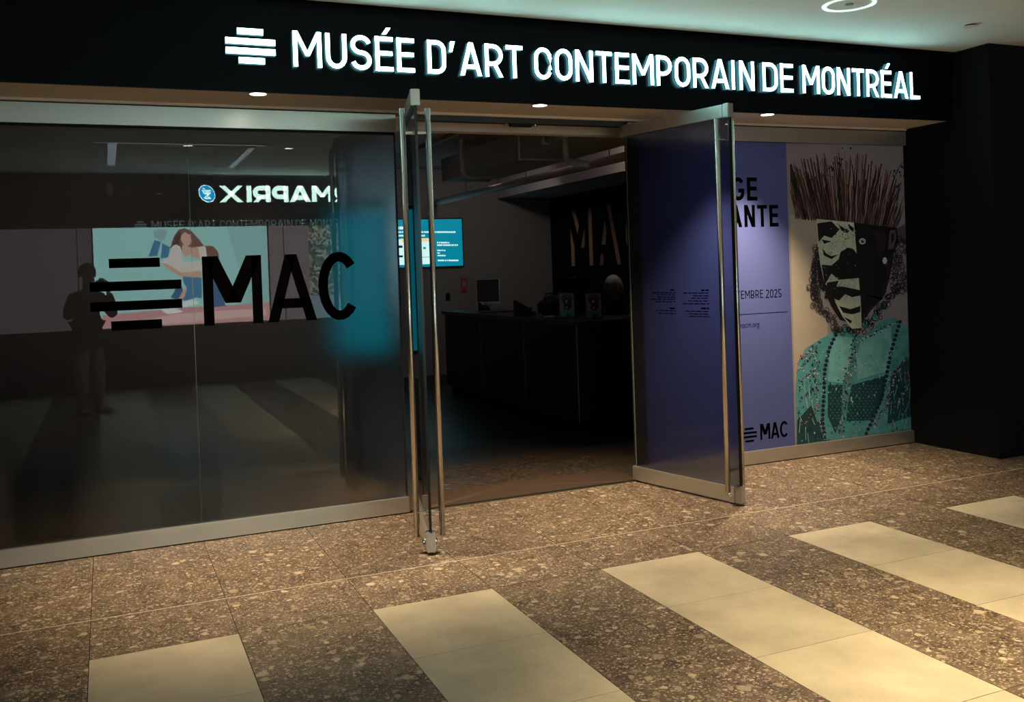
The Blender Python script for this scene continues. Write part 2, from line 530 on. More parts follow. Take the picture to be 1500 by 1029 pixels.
def word(text, x0, x1, z, h, t, depth, mats, parent, name='letter', gap=.12, y=0.0, joined=None, fixed_t=True, up=None):
    """letters fitted between x0 and x1; each letter its own mesh (or all in `joined`)"""
    gw = [(GW.get(c, .50) if c not in ('m2', 'c2') else {'m2': .86, 'c2': .70}[c]) for c in text]
    tot = sum(gw) + gap * (len(text) - 1)
    k = (x1 - x0) / tot
    x = x0
    n = len(text)
    for i, c in enumerate(text):
        zz = z if up is None else z + up * ((x - x0) / (x1 - x0))
        mb = joined or MB()
        letter(mb, c, x, zz, max(gw[i] * k, t), h, t, depth, 0, min(1, len(mats) - 1) if mats else 0, y)
        if joined is None:
            mb.build(name, mats, parent)
        x += (gw[i] + gap) * k

# ================================================================== SETTING
G_Y = 0.03                       # front face of the facade glass
PH_Y = -8.70                     # pharmacy front across the passage
CEIL = 3.12

# ---- floor with its tiles
floor = MB().box(-6, 10, PH_Y, 0.04, -0.15, -0.004).build('floor', 'grout')
tag(floor, 'passage floor of brown terrazzo tiles with pale cement stripes', None, None, 'structure')
rows = [0.0, -1.097, -1.592] + [-1.592 - 0.622 * k for k in range(1, 12)]
rows = [r for r in rows if r > PH_Y] + [PH_Y]
GAP = 0.0016
tile_mesh = {}
for r in range(len(rows) - 1):
    y1, y0 = rows[r], rows[r + 1]
    for k in range(-4, 14):
        pale = (k % 2 == 0) and r >= 2
        key = (pale, round(y1 - y0, 3))
        if key not in tile_mesh:
            h = (y1 - y0) / 2 - GAP
            mb = MB().box(-0.3 + GAP, 0.3 - GAP, -h, h, -0.01, 0.0)
            o = mb.build('floor_tile', 'cement' if pale else 'terr', floor)
            tile_mesh[key] = o.data
        else:
            o = link('floor_tile', tile_mesh[key], floor)
        o.location = (k * 0.6 + 0.3, (y0 + y1) / 2, 0)
MB().box(-2.4, 8.4, rows[1] - 0.0035, rows[1] + 0.0035, -0.01, 0.0012).build('joint_strip', 'joint', floor)

fin = thing('floor_inside', (0, 0, 0), label='museum lobby floor with its fade into the dark put into the colour', kind='structure')
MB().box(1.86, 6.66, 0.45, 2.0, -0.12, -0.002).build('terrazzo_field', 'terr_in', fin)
MB().box(-5, 1.86, 0.45, 2.6, -0.12, -0.0018).build('terrazzo_field', 'terr', fin)  # brighter terrazzo put in as a light ground behind the dark stools
MB().box(-5, 6.66, 2.0, 7.6, -0.12, -0.002).build('shade_field', 'shade_floor', fin)  # edge of the light on the floor painted as a change of colour
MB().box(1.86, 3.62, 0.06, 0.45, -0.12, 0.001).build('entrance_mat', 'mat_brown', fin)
MB().box(-5, 1.86, 0.06, 0.45, -0.12, -0.002).build('border', 'shade_floor', fin)  # floor darkened in colour to keep the lower film dark
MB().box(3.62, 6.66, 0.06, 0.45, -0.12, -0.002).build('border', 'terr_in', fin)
tag(MB().box(1.88, 3.6, 0.04, 0.06, -0.12, 0.002).build('trim_threshold', 'alu_dark'), 'dark metal threshold under the open doors', None, None, 'structure')

# ---- passage ceiling
tag(MB().box(-6, 10, PH_Y, -0.50, CEIL, CEIL + 0.1).build('ceiling', 'ceil'), 'white plaster passage ceiling', None, None, 'structure')

# ---- fascia over the shop front: black panels
FY = -0.47
fas = thing('wall_fascia', (0, FY, 2.6), label='black panelled fascia above the museum entrance', kind='structure')
for x0, x1 in ((-6, -2.9), (-2.9, -0.5), (-0.5, 1.885), (1.885, 4.3), (4.3, 6.3)):
    MB().box(x0 + 0.001, x1 - 0.001, 0, 0.02, -0.008, 0.455).build('fascia_panel', 'fascia', fas)
MB().box(-6, 6.3, 0.004, 0.45, 0.455, 0.47).build('cap_ledge', 'fascia', fas)
MB().box(-6, 6.3, 0.10, 0.14, 0.47, 0.62).build('recess_back', 'black', fas)
sof = tag(MB().box(-6, 6.25, FY + 0.02, 0.0, 2.6, 2.62).build('trim_soffit', 'soffit'), 'beige soffit under the black fascia', None, None, 'structure')
tag(MB().box(-6, 6.25, -0.005, 0.12, 2.585, 2.70).build('trim_header', 'soffit'), 'beige header strip above the glass', None, None, 'structure')
tag(MB().box(-5, 6.66, 0.42, 0.52, 2.545, 3.1).build('wall_bulkhead', 'soffit'), 'dull beige bulkhead inside the doorway', None, None, 'structure')

# ---- black pier to the right
pier = tag(MB().box(6.25, 10, -0.80, 0.3, 0, CEIL).build('wall_right', 'blackwall'), 'black wall stepping forward beside the poster', None, None, 'structure')

# ---- left glazing
win1 = thing('window_1', (0, 0, 0), label='frosted glass front with black museum logo left of the doors', kind='structure')
edges_x = [-4.0, -2.0, -0.70, 0.597, 1.872]
for x0, x1 in zip(edges_x[:-1], edges_x[1:]):
    mb = MB().box(x0 + 0.0015, x1 - 0.0015, G_Y, G_Y + 0.012, 0.09, 2.47)
    mb.mi = [0, 0, 0, 1, 0, 0]
    mb.build('glass_pane', ['film', 'film_rear'], win1)
for x in edges_x[1:-1]:
    MB().box(x - 0.001, x + 0.001, G_Y + 0.001, G_Y + 0.011, 0.1, 2.46).build('pane_joint', 'seam', win1)
b = MB().box(-4.0, 1.878, 0, 0.07, 0.006, 0.104).build('bottom_rail', 'alu', win1, bevel=0.002)
MB().box(-4.0, 1.872, 0.004, 0.066, 0, 0.006).build('rail_foot', 'alu_dark', win1)
MB().box(-4.0, 1.878, 0, 0.07, 2.462, 2.576).build('top_rail', 'alu', win1, bevel=0.002)
MB().box(-4.0, 1.878, 0.01, 0.06, 2.576, 2.59).build('shadow_gap', 'alu_dark', win1)
MB().box(-4.0, 1.872, 0.012, G_Y + 0.03, 2.45, 2.463).build('gasket', 'black', win1)
MB().box(1.868, 1.876, G_Y - 0.004, G_Y + 0.016, 0.1, 2.462).build('edge_seal', 'alu_dark', win1)


def px_bar(mb, u0, v0, u1, v1, y, th):
    p = ony(u0, v0, y); q = ony(u1, v1, y)
    mb.box(p.x, q.x, y - th, y, min(p.z, q.z), max(p.z, q.z))


DEC = G_Y - 0.0002
dec = [((0.142, 0.418), (1.640, 1.694)), ((0.036, 0.534), (1.507, 1.562)), ((0.036, 0.534), (1.393, 1.447)), ((0.142, 0.418), (1.279, 1.333))]
for (x0, x1), (z0, z1) in dec:
    MB().box(x0, x1, DEC - 0.0012, DEC, z0, z1).build('logo_bar', 'vinyl', win1)
for ch, x0, x1 in (('m2', 0.654, 1.000), ('A', 1.030, 1.330), ('c2', 1.345, 1.612)):
    mb = MB(); t = 0.060
    letter(mb, ch, x0, 1.279 if ch != 'c2' else 1.271, x1 - x0, 0.415 if ch != 'c2' else 0.431, t, 0.0012, 0, 0, DEC)
    mb.build('logo_letter', 'vinyl', win1)

# ---- right glazing carrying the poster
win2 = thing('window_2', (0, 0, 0), label='glass front behind the exhibition poster right of the doors', kind='structure')
MB().box(3.60, 6.24, G_Y, G_Y + 0.012, 0.09, 2.47).build('glass_pane', 'black', win2)
MB().box(3.60, 6.245, 0, 0.07, 0.006, 0.104).build('bottom_rail', 'alu', win2, bevel=0.002)
MB().box(3.60, 6.245, 0, 0.07, 2.465, 2.576).build('top_rail', 'alu', win2, bevel=0.002)
MB().box(3.60, 6.245, 0.01, 0.06, 2.576, 2.59).build('shadow_gap', 'alu_dark', win2)
MB().box(3.60, 6.245, 0.004, 0.066, 0, 0.006).build('rail_foot', 'alu_dark', win2)
MB().box(3.60, 3.69, 0.012, 0.06, 0.1, 2.465).build('door_post', 'alu_dark', win2)


# ---- the two open door leaves
def door(name, hinge, free, label, side):
    hx, hy = hinge
    L = math.hypot(free[0] - hx, free[1] - hy)
    o = thing(name, (hx, hy, 0), math.atan2(free[1] - hy, free[0] - hx), label, None, None, 'structure')
    mb = MB().box(0.03, L - 0.012, -0.006, 0.006, 0.10, 2.475)
    mb.mi = [0, 0, 0, 1, 0, 0]
    mb.build('glass_pane', ['leaf_glass', 'leaf_rear'], o)
    MB().box(L - 0.012, L, -0.0075, 0.0075, 0.112, 2.47).build('edge_seal', 'black_edge', o)
    MB().box(0.02, 0.03, -0.006, 0.006, 0.112, 2.472).build('edge_seal', 'seam', o)
    r = MB().box(0.0, L - 0.045, -0.024, 0.024, 0.014, 0.112).build('bottom_rail', 'alu', o, bevel=0.003)
    MB().box(L - 0.044, L + 0.006, -0.026, 0.026, 0.012, 0.125).build('rail_end_cap', 'alu', o, bevel=0.006)
    MB().box(-0.02, L - 0.045, -0.024, 0.024, 2.472, 2.555).build('top_rail', 'alu', o, bevel=0.003)
    MB().box(L - 0.044, L + 0.004, -0.026, 0.026, 2.468, 2.558).build('rail_end_cap', 'alu', o, bevel=0.004)
    for sy in (-1, 1):
        mb = MB(); mb.lathe([(0.0, 0), (0.017, 0), (0.017, 0.012), (0.012, 0.018), (0.0, 0.018)] if sy > 0 else [(0.0, -0.018), (0.012, -0.018), (0.017, -0.012), (0.017, 0), (0.0, 0)],
                            (L - 0.075, 0.024 * sy, 0.055), 16, axis='y')
        mb.build('lock_knob', 'chrome', o, smooth=False)
        h = MB().tube([(L - 0.055, 0.070 * sy, 0.09), (L - 0.055, 0.070 * sy, 2.46)], 0.0165, 20).build('pull_bar', 'steel', o)
        for p in h.data.polygons: p.use_smooth = len(p.vertices) == 4
        for z in (0.222, 2.325):
            MB().tube([(L - 0.055, 0.006 * sy, z), (L - 0.055, 0.062 * sy, z)], 0.0095, 14, mi=0).build('bar_standoff', 'steel', h)
    return o


d1 = door('door_1', (1.93, 0.02), (1.713, -0.924), 'open glass door seen edge on beside the black logo glass', 1)
d2 = door('door_2', (3.575, 0.02), (3.795, -0.93), 'open frosted glass door swung out beside the poster', -1)
# faint printed notice, read from the far side of the right leaf: only its line lengths can be made out
mb = MB()
for (u0, u1, v) in ((983, 990, 425), (956, 990, 429), (964, 990, 432), (964, 990, 435.5), (955, 990, 438.5), (962, 990, 442), (982, 990, 452), (962, 991, 455), (966, 991, 459),
                    (1028, 1039, 425.5), (1002, 1039, 429.5), (1016, 1039, 433.5), (1013, 1039, 437), (1009, 1039, 441), (1001, 1040, 445), (1028, 1039.5, 452), (1005, 1040, 456), (1010, 1040, 460), (1011, 1040, 463.5)):
    hx, hy = 3.575, 0.02
    d = Vector((3.795 - hx, -0.93 - hy)).normalized()
    def onleaf(u, v):
        r = ray(u, v); n = Vector((d.y, -d.x))
        k = ((hx - CAM.x) * n.x + (hy - CAM.y) * n.y) / (r.x * n.x + r.y * n.y)
        P = CAM + r * k
        return (Vector((P.x - hx, P.y - hy)).dot(d), P.z)
    s0, z0 = onleaf(u0, v); s1, z1 = onleaf(u1, v)
    x = s0
    while x < s1:                                     # word-like dashes
        e = min(s1, x + random.uniform(0.02, 0.055))
        bold = v in (425, 452, 425.5)
        hh = 0.0055 if bold else 0.0032
        mb.box(x, e, -0.0066, -0.0062, z0 - hh, z0 + hh)
        x = e + 0.008
mb.build('printed_notice', 'vinyl', d2)
for d_ in (d1, d2):
    pass

# door closer hardware under the header
dc = thing('door_track', (2.78, 0.05, 2.56), label='black overhead door closer track with two bright bolts above the doorway', cat='door closer')
MB().box(-0.85, 0.80, -0.03, 0.03, -0.012, 0.025).build('track', 'alu_dark', dc)
MB().box(-0.08, 0.08, -0.02, 0.02, -0.03, -0.012).build('stop_block', 'black', dc)
for sx in (-0.11, 0.11):
    MB().lathe([(0.0, -0.024), (0.014, -0.024), (0.014, -0.012), (0, -0.012)], (sx, 0, 0), 14).build('bolt', 'chrome', dc)

# ---- museum room
tag(MB().box(-5, 6.8, 7.6, 7.75, 0, 3.1).build('wall_back', 'greywall'), 'grey back wall of the museum lobby', None, None, 'structure')
tag(MB().box(6.66, 6.8, 0.3, 7.6, 0, 3.1).build('wall_lobby', 'blackwall'), 'black lobby wall carrying raised wooden letters', None, None, 'structure')
tag(MB().box(-5.1, -5, 0.1, 7.75, 0, 3.1).build('wall_left', 'greywall'), 'grey side wall of the museum lobby', None, None, 'structure')
tag(MB().box(-5, 6.8, 0.1, 7.75, 3.1, 3.2).build('ceiling_inside', 'in_ceil'), 'dim grey lobby ceiling above the ducts', None, None, 'structure')
tag(MB().box(5.75, 6.66, 1.2, 7.6, 2.66, 3.1).build('trim_beam', 'duct'), 'grey dropped beam above the black lobby wall', None, None, 'structure')

# ---- pharmacy front opposite (seen mirrored in the left glass)
opp = thing('wall_opposite', (0, PH_Y, 0), label='dark shop front across the passage, seen reflected in the glass', kind='structure')
MB().box(-6, 10, -0.2, 0, 0, 0.90).build('stone_base', 'mall_wall', opp)
MB().box(-6, 10, -0.2, 0, 2.345, 3.14).build('black_band', 'mall_band', opp)
for x0, x1, k in ((-6, -0.24, 'mall_panel2'), (-0.22, -0.02, 'mall_panel2'), (2.44, 2.655, 'mall_panel'), (2.665, 3.04, 'mall_panel'), (3.72, 6.5, 'mall_panel'), (6.5, 10, 'mall_panel2')):
    MB().box(x0, x1, -0.2, -0.01, 0.90, 2.345).build('lit_panel', k, opp)
for x in (-0.23, -0.01, 2.43, 2.66):
    MB().box(x - 0.006, x + 0.006, -0.2, 0.01, 0.90, 2.345).build('mullion', 'mall_metal', opp)
# leafy lit window
mt, nt, bs = nodes('leafy_window')
tc = nt.nodes.new('ShaderNodeTexCoord'); vo = nt.nodes.new('ShaderNodeTexVoronoi'); vo.inputs['Scale'].default_value = 26
nt.links.new(tc.outputs['Object'], vo.inputs['Vector'])
sp = nt.nodes.new('ShaderNodeSeparateColor'); nt.links.new(vo.outputs['Color'], sp.inputs[0])
c_ = mix_c(nt, ramp(nt, sp.outputs[0], [(0.5, 0.0), (0.95, 1.0)]), (0.10, 0.16, 0.15), (0.75, 0.75, 0.48))
nt.links.new(c_, bs.inputs['Base Color']); nt.links.new(c_, bs.inputs['Emission Color']); bs.inputs['Emission Strength'].default_value = 2.0
M['leafy'] = mt
MB().box(3.05, 3.71, -0.2, -0.02, 1.25, 2.345).build('leafy_window', 'leafy', opp)
M['cyan_lit'] = mat('lit_pale_cyan', (0.5, 0.7, 0.75), 0.5, emit=(0.40, 0.62, 0.68), es=1.8)
MB().box(3.05, 3.71, -0.2, -0.02, 0.90, 1.25).build('lit_panel', 'cyan_lit', opp)

# ================================================================== THINGS
# ---- lit museum sign
SY = FY - 0.012
sign = thing('museum_sign', (0, SY, 0), label='illuminated white lettering with bar logo on the black fascia', cat='sign')
for x0, x1, z0, z1 in ((0.836, 0.976, 2.896, 2.936), (0.772, 1.040, 2.841, 2.881), (0.772, 1.040, 2.787, 2.828), (0.840, 0.980, 2.736, 2.776)):
    mb = MB().box(x0, x1, -0.035, 0, z0 + 0.003, z1 - 0.003)
    mb.mi = [1, 1, 0, 1, 1, 1]
    mb.build('logo_bar', ['sign', 'sign_side'], sign)
for txt, x0, x1 in (('MUSÉE', 1.138, 1.851), ("D'ART", 1.931, 2.553), ('CONTEMPORAIN', 2.632, 4.317), ('DE', 4.388, 4.655), ('MONTRÉAL', 4.738, 5.857)):
    word(txt, x0, x1, 2.737, 0.200, 0.0250, 0.035, ['sign', 'sign_side'], sign, gap=.095)


# ---- lamps
def spot(name, loc, watts, col, size, blend, parent, radius=0.04, tilt=None):
    l = bpy.data.lights.new(name, 'SPOT')
    l.energy = watts; l.color = col; l.spot_size = size; l.spot_blend = blend; l.shadow_soft_size = radius
    o = bpy.data.objects.new(name, l); COL.objects.link(o); o.location = loc
    if tilt: o.rotation_euler = tilt
    o.parent = parent
    return o


def downlight(loc, label, group, watts, col, r=0.052, size=2.0, blend=0.6, cat='ceiling light', lens='lamp_on'):
    o = thing('recessed_downlight', loc, 0, label, cat, group)
    MB().lathe([(r * 1.18, 0.03), (r * 1.18, -0.004), (r, -0.004), (r, 0.03)], n=28).build('trim_ring', 'alu', o)
    MB().lathe([(0.0, -0.001), (r * 0.99, -0.001), (r * 0.99, 0.02), (0.0, 0.02)], n=28).build('lens', lens, o)
    spot('lamp', (0, 0, -0.02), watts, col, size, blend, o, r * 0.8)
    return o


for x, lab in ((0.955, 'soffit downlight above the frosted logo glass'), (2.72, 'soffit downlight above the open doorway'), (4.52, 'soffit downlight above the exhibition poster')):
    downlight((x, -0.392, 2.599), lab, 'soffit downlights', DOWN_W, WARM, r=0.046, size=1.45, blend=1.0)
for x, y, lab in ((2.23, -5.62, 'passage ceiling downlight mirrored as a bright dot in the logo glass'), (3.3, -3.85, 'passage ceiling downlight over the pale tile stripes'),
                  (5.8, -4.6, 'passage ceiling downlight in front of the black wall'), (1.06, -5.55, 'passage ceiling downlight close beside the photographer')):
    downlight((x, y, CEIL - 0.001), lab, 'passage ceiling downlights', CORR_W * (0.07 if y < -5 else (0.17 if x > 5 else 1.0)), CORR_COL, size=1.5, blend=1.0)

c = onz(1244, 6, CEIL)
rg = thing('ring_light', (c.x, c.y, CEIL), 0, 'thin glowing ring set in the white ceiling', 'ceiling light')
mb = MB(); n = 48
vs = []; fs = []
for k in range(n):
    a = 2 * PI * k / n
    for r, z in ((0.135, 0.0), (0.135, -0.006), (0.160, -0.006), (0.160, 0.0)):
        vs.append((r * math.cos(a), r * math.sin(a), z))
for k in range(n):
    for j in range(3):
        p = k * 4 + j; q = ((k + 1) % n) * 4 + j
        fs.append((p, q, q + 1, p + 1))
mb.add(vs, fs); mb.build('glowing_ring', 'ring_on', rg)
MB().lathe([(0.0, -0.008), (0.02, -0.008), (0.026, -0.002), (0.026, 0.0)], n=20).build('centre_cap', 'grey_plastic', rg)
c = onz(1421, 36.5, CEIL)
sk = thing('sprinkler_cover', (c.x, c.y, CEIL), 0, 'flat round sprinkler cover plate under the white ceiling', 'sprinkler')
MB().lathe([(0.0, -0.014), (0.044, -0.014), (0.046, -0.011), (0.0, -0.011)], n=28).build('cover_plate', 'soffit', sk)
MB().lathe([(0.0, -0.011), (0.034, -0.011), (0.034, 0.0), (0.0, 0.0)], n=20).build('cup', 'alu_dark', sk)
for x0, x1, y0, y1, lab in ((0.05, 1.92, -5.38, -5.34, 'long dim light strip across the passage ceiling behind the camera'),
                            (0.20, 0.30, -7.5, -5.42, 'ceiling light strip running towards the pharmacy above the photographer'),
                            (1.75, 1.83, -7.7, -5.6, 'ceiling light strip running towards the pharmacy beside the bright downlight')):
    o = thing('ceiling_strip', ((x0 + x1) / 2, (y0 + y1) / 2, CEIL), 0, lab, 'ceiling light', 'passage ceiling strips')
    hx, hy = (x1 - x0) / 2, (y1 - y0) / 2
    MB().box(-hx, hx, -hy, hy, -0.012, 0).build('channel', 'alu', o)
    MB().box(-hx + 0.004, hx - 0.004, -hy + 0.004, hy - 0.004, -0.014, -0.012).build('diffuser', 'strip', o)

# ---- exhibition poster
YP = 0.024
P_COL = dict(bg=(0.36, 0.31, 0.37), beige=(0.50, 0.44, 0.39), cream=(0.66, 0.72, 0.62), blk=(0.008, 0.007, 0.010), plum=(0.030, 0.016, 0.035), plum2=(0.14, 0.08, 0.16),
             tw1=(0.035, 0.018, 0.018), tw2=(0.14, 0.06, 0.055), tw3=(0.32, 0.20, 0.20), teal=(0.10, 0.38, 0.44), tealL=(0.22, 0.58, 0.62), tealD=(0.012, 0.07, 0.09),
             navy=(0.012, 0.02, 0.06), pink=(0.42, 0.18, 0.28), white=(0.7, 0.75, 0.75), pale=(0.5, 0.62, 0.66))
PK = list(P_COL)
for k in PK:
    vv, ss_ = {'teal': (0.55, 16), 'tealL': (0.35, 14), 'tealD': (0.8, 40), 'cream': (0.35, 30), 'bg': (0.12, 5), 'beige': (0.12, 5), 'plum': (0.8, 45), 'blk': (0.9, 40)}.get(k, (0.10, 60))
    M['p_' + k] = mat('print_' + k, tuple(c_ * 0.78 for c_ in P_COL[k]), 0.5, var=vv, scale=ss_)


class Print:
    """flat printed picture: ink shapes as stacked hair-thin layers on one plane"""
    def __init__(s, y, step=0.00004):
        s.mb = MB(); s.y = y; s.n = 0; s.step = step; s.phase = 0

    def poly(s, pts, col, keys):
        s.n += 1
        yy = s.y - 0.0002 - s.phase * 0.0004 - (s.n % 38) * 0.00001
        P = [ony(u, v, s.y) for u, v in pts]
        s.mb.flat([(min(max(p.x, q0), q1), yy, min(max(p.z, 0.105), 2.46)) for p in P], keys.index(col))

    def disc(s, u, v, r, col, keys, rv=None, n=10):
        s.poly([(u + r * math.cos(2 * PI * k / n), v + (rv or r) * math.sin(2 * PI * k / n)) for k in range(n)], col, keys)

    def line(s, pts, wd, col, keys):
        for (a, b), (c2, d2_) in zip(pts[:-1], pts[1:]):
            L = math.hypot(c2 - a, d2_ - b) or 1
            nx, ny = -(d2_ - b) / L * wd / 2, (c2 - a) / L * wd / 2
            s.poly([(a + nx, b + ny), (c2 + nx, d2_ + ny), (c2 - nx, d2_ - ny), (a - nx, b - ny)], col, keys)


def lerp_path(pts, n):
    out = []
    seg = [math.hypot(b[0] - a[0], b[1] - a[1]) for a, b in zip(pts[:-1], pts[1:])]
    T = sum(seg)
    for i in range(n):
        d = T * i / (n - 1)
        for k, L in enumerate(seg):
            if d <= L or k == len(seg) - 1:
                f = min(1, d / L) if L else 0
                out.append((pts[k][0] + (pts[k + 1][0] - pts[k][0]) * f, pts[k][1] + (pts[k + 1][1] - pts[k][1]) * f)); break
            d -= L
    return out


A_ = lambda x, y: (1060 + .2625 * x, 170 + .2625 * y)
B_ = lambda x, y: (1060 + .2722 * x, 420 + .2722 * y)


def art(pr, keys, rnd):
    P = lambda pts, c: pr.poly(pts, c, keys)
    P([A_(370, 553), A_(516, 575), A_(530, 745), A_(490, 830), A_(485, 1000), B_(560, 180), B_(560, 265), B_(440, 335), B_(398, 420), B_(384, 560)], 'beige')
    pr.phase = 1
    # twig crown
    for i in range(330):
        f = rnd.random()
        bx = 400 + f * 565
        by = 560 + (bx - 372) * 0.115 + rnd.uniform(-6, 12)
        ctr = 700
        top_f = 185 + (290 * ((bx - ctr) / 265) ** 1.8 if bx > ctr else 110 * ((ctr - bx) / 300) ** 1.6)
        L = (by - top_f) * rnd.uniform(0.45, 1.0)
        ang = (bx - ctr) / 560 + rnd.gauss(0, 0.09)
        tx = bx + L * math.sin(ang) * 0.75; ty = by - L
        if tx > 1010 or tx < 372: tx = min(max(tx, 372), 1010)
        wd = rnd.uniform(0.6, 1.7)
        pr.line([A_(bx, by), A_((bx + tx) / 2 + rnd.uniform(-5, 5), (by + ty) / 2), A_(tx, ty)], wd, rnd.choice(['tw1', 'tw1', 'tw1', 'tw2', 'tw2', 'tw3', 'blk']), keys)
    pr.phase = 2
    for i in range(26):      # dark wispy sprig and right branch
        x = 560 + rnd.gauss(60, 45); y = 330 - (x - 560) * 1.0 + rnd.gauss(0, 25)
        pr.disc(*A_(x, max(160, y)), rnd.uniform(.6, 1.8), 'blk', keys, n=6)
    pr.line([A_(930, 450), A_(950, 350), A_(985, 275), A_(1022, 255)], 1.1, 'navy', keys)
    for i in range(18):
        pr.disc(*A_(rnd.uniform(945, 1015), rnd.uniform(280, 400)), rnd.uniform(.8, 1.8), 'navy', keys, rv=rnd.uniform(1.2, 3), n=6)
    pr.phase = 2
    # garment
    P([B_(388, 560), B_(398, 425), B_(440, 335), B_(525, 280), B_(590, 250), B_(640, 225), B_(745, 270), B_(850, 185), B_(920, 165), B_(1003, 230), B_(1012, 765), B_(392, 858)], 'teal')
    pr.phase = 3
    P([B_(600, 265), B_(690, 275), B_(680, 420), B_(640, 520), B_(560, 510), B_(565, 380)], 'tealL')
    P([B_(740, 280), B_(900, 215), B_(905, 330), B_(880, 460), B_(720, 500), B_(715, 390)], 'tealL')
    P([B_(560, 530), B_(640, 530), B_(632, 700), B_(600, 790), B_(560, 700)], 'tealD')
    P([B_(690, 530), B_(870, 480), B_(860, 600), B_(790, 720), B_(660, 725), B_(665, 640)], 'tealD')
    P([B_(900, 470), B_(1005, 370), B_(1010, 700), B_(880, 740)], 'tealD')
    P([B_(395, 720), B_(470, 640), B_(520, 760), B_(540, 830), B_(394, 856)], 'tealD')
    pr.phase = 4
    for i in range(14):
        for j in range(12):
            x = 575 + i * 22 + (j % 2) * 11; y = 535 + j * 16
            if (x < 632 or 672 < x < 858 - (y - 480) * .3):
                pr.disc(*B_(x, y), 0.85, 'teal', keys, n=6)
    pr.phase = 5
    chains = [[(612, 240), (565, 340), (543, 450), (537, 600), (530, 720), (548, 835)], [(948, 190), (900, 350), (876, 470), (850, 600), (790, 740), (765, 790)]]
    for ch in chains:
        for (x, y) in lerp_path(ch, 26):
            pr.disc(*B_(x, y), 2.9, 'navy', keys, n=8)
            pr.disc(*B_(x - 3, y - 3), 1.0, 'tealD', keys, n=6)
    pr.phase = 6
    for i in range(420):
        x = rnd.uniform(400, 1005); y = rnd.uniform(260, 840)
        if y < 330 + 0.9 * max(0, 520 - x): continue
        c_ = rnd.choice(['tealD', 'tealD', 'teal', 'navy', 'pale']) if y > 500 or x < 520 or x > 905 else rnd.choice(['tealL', 'pale', 'teal'])
        pr.disc(*B_(x, y), rnd.uniform(.5, 1.5), c_, keys, rv=rnd.uniform(.5, 2.4), n=5)
    strips = [([(715, 270), (690, 400), (660, 520), (640, 650), (630, 800)], 14, 130), ([(500, 330), (490, 470), (500, 600), (532, 810)], 8, 60), ([(740, 290), (830, 245), (925, 190)], 8, 40),
              ([(400, 450), (490, 350)], 7, 26), ([(402, 540), (488, 440)], 7, 26), ([(405, 620), (490, 540)], 7, 26), ([(400, 400), (520, 295)], 6, 30), ([(440, 740), (500, 640)], 7, 22),
              ([(905, 480), (1000, 370)], 9, 40), ([(860, 640), (920, 520), (940, 440)], 9, 50), ([(935, 640), (1000, 480)], 9, 40), ([(800, 760), (900, 600)], 9, 36)]
    for pts, wd, n in strips:
        for (x, y) in lerp_path(pts, n):
            pr.disc(*B_(x + rnd.gauss(0, wd * .8), y + rnd.gauss(0, 5)), rnd.uniform(.7, 1.6), rnd.choice(['pink', 'navy', 'plum2', 'plum', 'pale']), keys, n=5)
    for i in range(30):
        x = rnd.uniform(890, 1005); y = rnd.uniform(420, 740)
        pr.line([B_(x, y), B_(x + rnd.uniform(-25, 25), y + rnd.uniform(40, 90))], .8, rnd.choice(['tealL', 'teal', 'pale', 'navy']), keys)
    for i in range(30):
        x = rnd.uniform(400, 520); y = rnd.uniform(450, 820)
        pr.line([B_(x, y), B_(x + rnd.uniform(-6, 25), y + rnd.uniform(30, 80))], .8, rnd.choice(['tealL', 'pale', 'tealD', 'navy']), keys)
    pr.phase = 4
    # dark lace around the face
    P([A_(522, 760), A_(550, 780), A_(565, 900), B_(620, 60), B_(660, 190), B_(625, 180), B_(580, 110), B_(548, 40), A_(535, 960), A_(520, 850)], 'blk')
    P([B_(640, 150), B_(745, 200), B_(790, 130), B_(850, 70), B_(880, 20), A_(905, 980), A_(925, 900), A_(955, 740), A_(900, 640), A_(740, 620), A_(750, 950)], 'plum')

    pr.phase = 7
    def lace(x, y, r, cr=B_):
        pts = [cr(x + r * math.cos(t) * .8, y + r * math.sin(t)) for t in [2 * PI * k / 7 for k in range(8)]]
        pr.line(pts, .9, rnd.choice(['blk', 'blk', 'plum']), keys)
    edge = [(478, 20), (500, 110), (540, 160), (590, 200), (600, 235), (655, 240), (700, 245), (755, 225), (810, 180), (860, 110), (905, 65), (950, 10)]
    for (x, y) in lerp_path(edge, 34):
        for k in range(4):
            lace(x + rnd.gauss(0, 11), y + rnd.gauss(-12, 14), rnd.uniform(8, 18))
    for (x, y) in lerp_path([(525, 740), (510, 850), (512, 1000)], 16):
        for k in range(4): lace(x + rnd.gauss(0, 9), y + rnd.gauss(0, 8), rnd.uniform(10, 20), A_)
    for k in range(70):
        lace(rnd.uniform(925, 1025), rnd.uniform(690, 980), rnd.uniform(10, 24), A_)
    for (x, y) in ((650, 225), (760, 200), (815, 165), (862, 100)):
        P([B_(x - 22, y + 28), B_(x, y - 32), B_(x + 24, y + 26)], 'teal'); lace(x, y, 22)
    pr.phase = 3
    P([A_(950, 640), A_(1030, 600), A_(1035, 720), A_(985, 700)], 'plum2')
    pr.phase = 8
    # face: pale half and dark half
    P([A_(515, 575), A_(725, 595), A_(740, 760), A_(757, 960), B_(735, 60), B_(742, 222), B_(690, 228), B_(640, 165), B_(602, 90), B_(590, 45), A_(560, 930), A_(540, 840), A_(525, 740)], 'cream')
    P([A_(725, 595), A_(965, 625), A_(975, 700), A_(950, 760), A_(900, 830), A_(912, 900), A_(872, 950), A_(882, 1029), B_(850, 60), B_(745, 150), B_(740, 40), A_(757, 960), A_(740, 760)], 'blk')
    pr.phase = 9
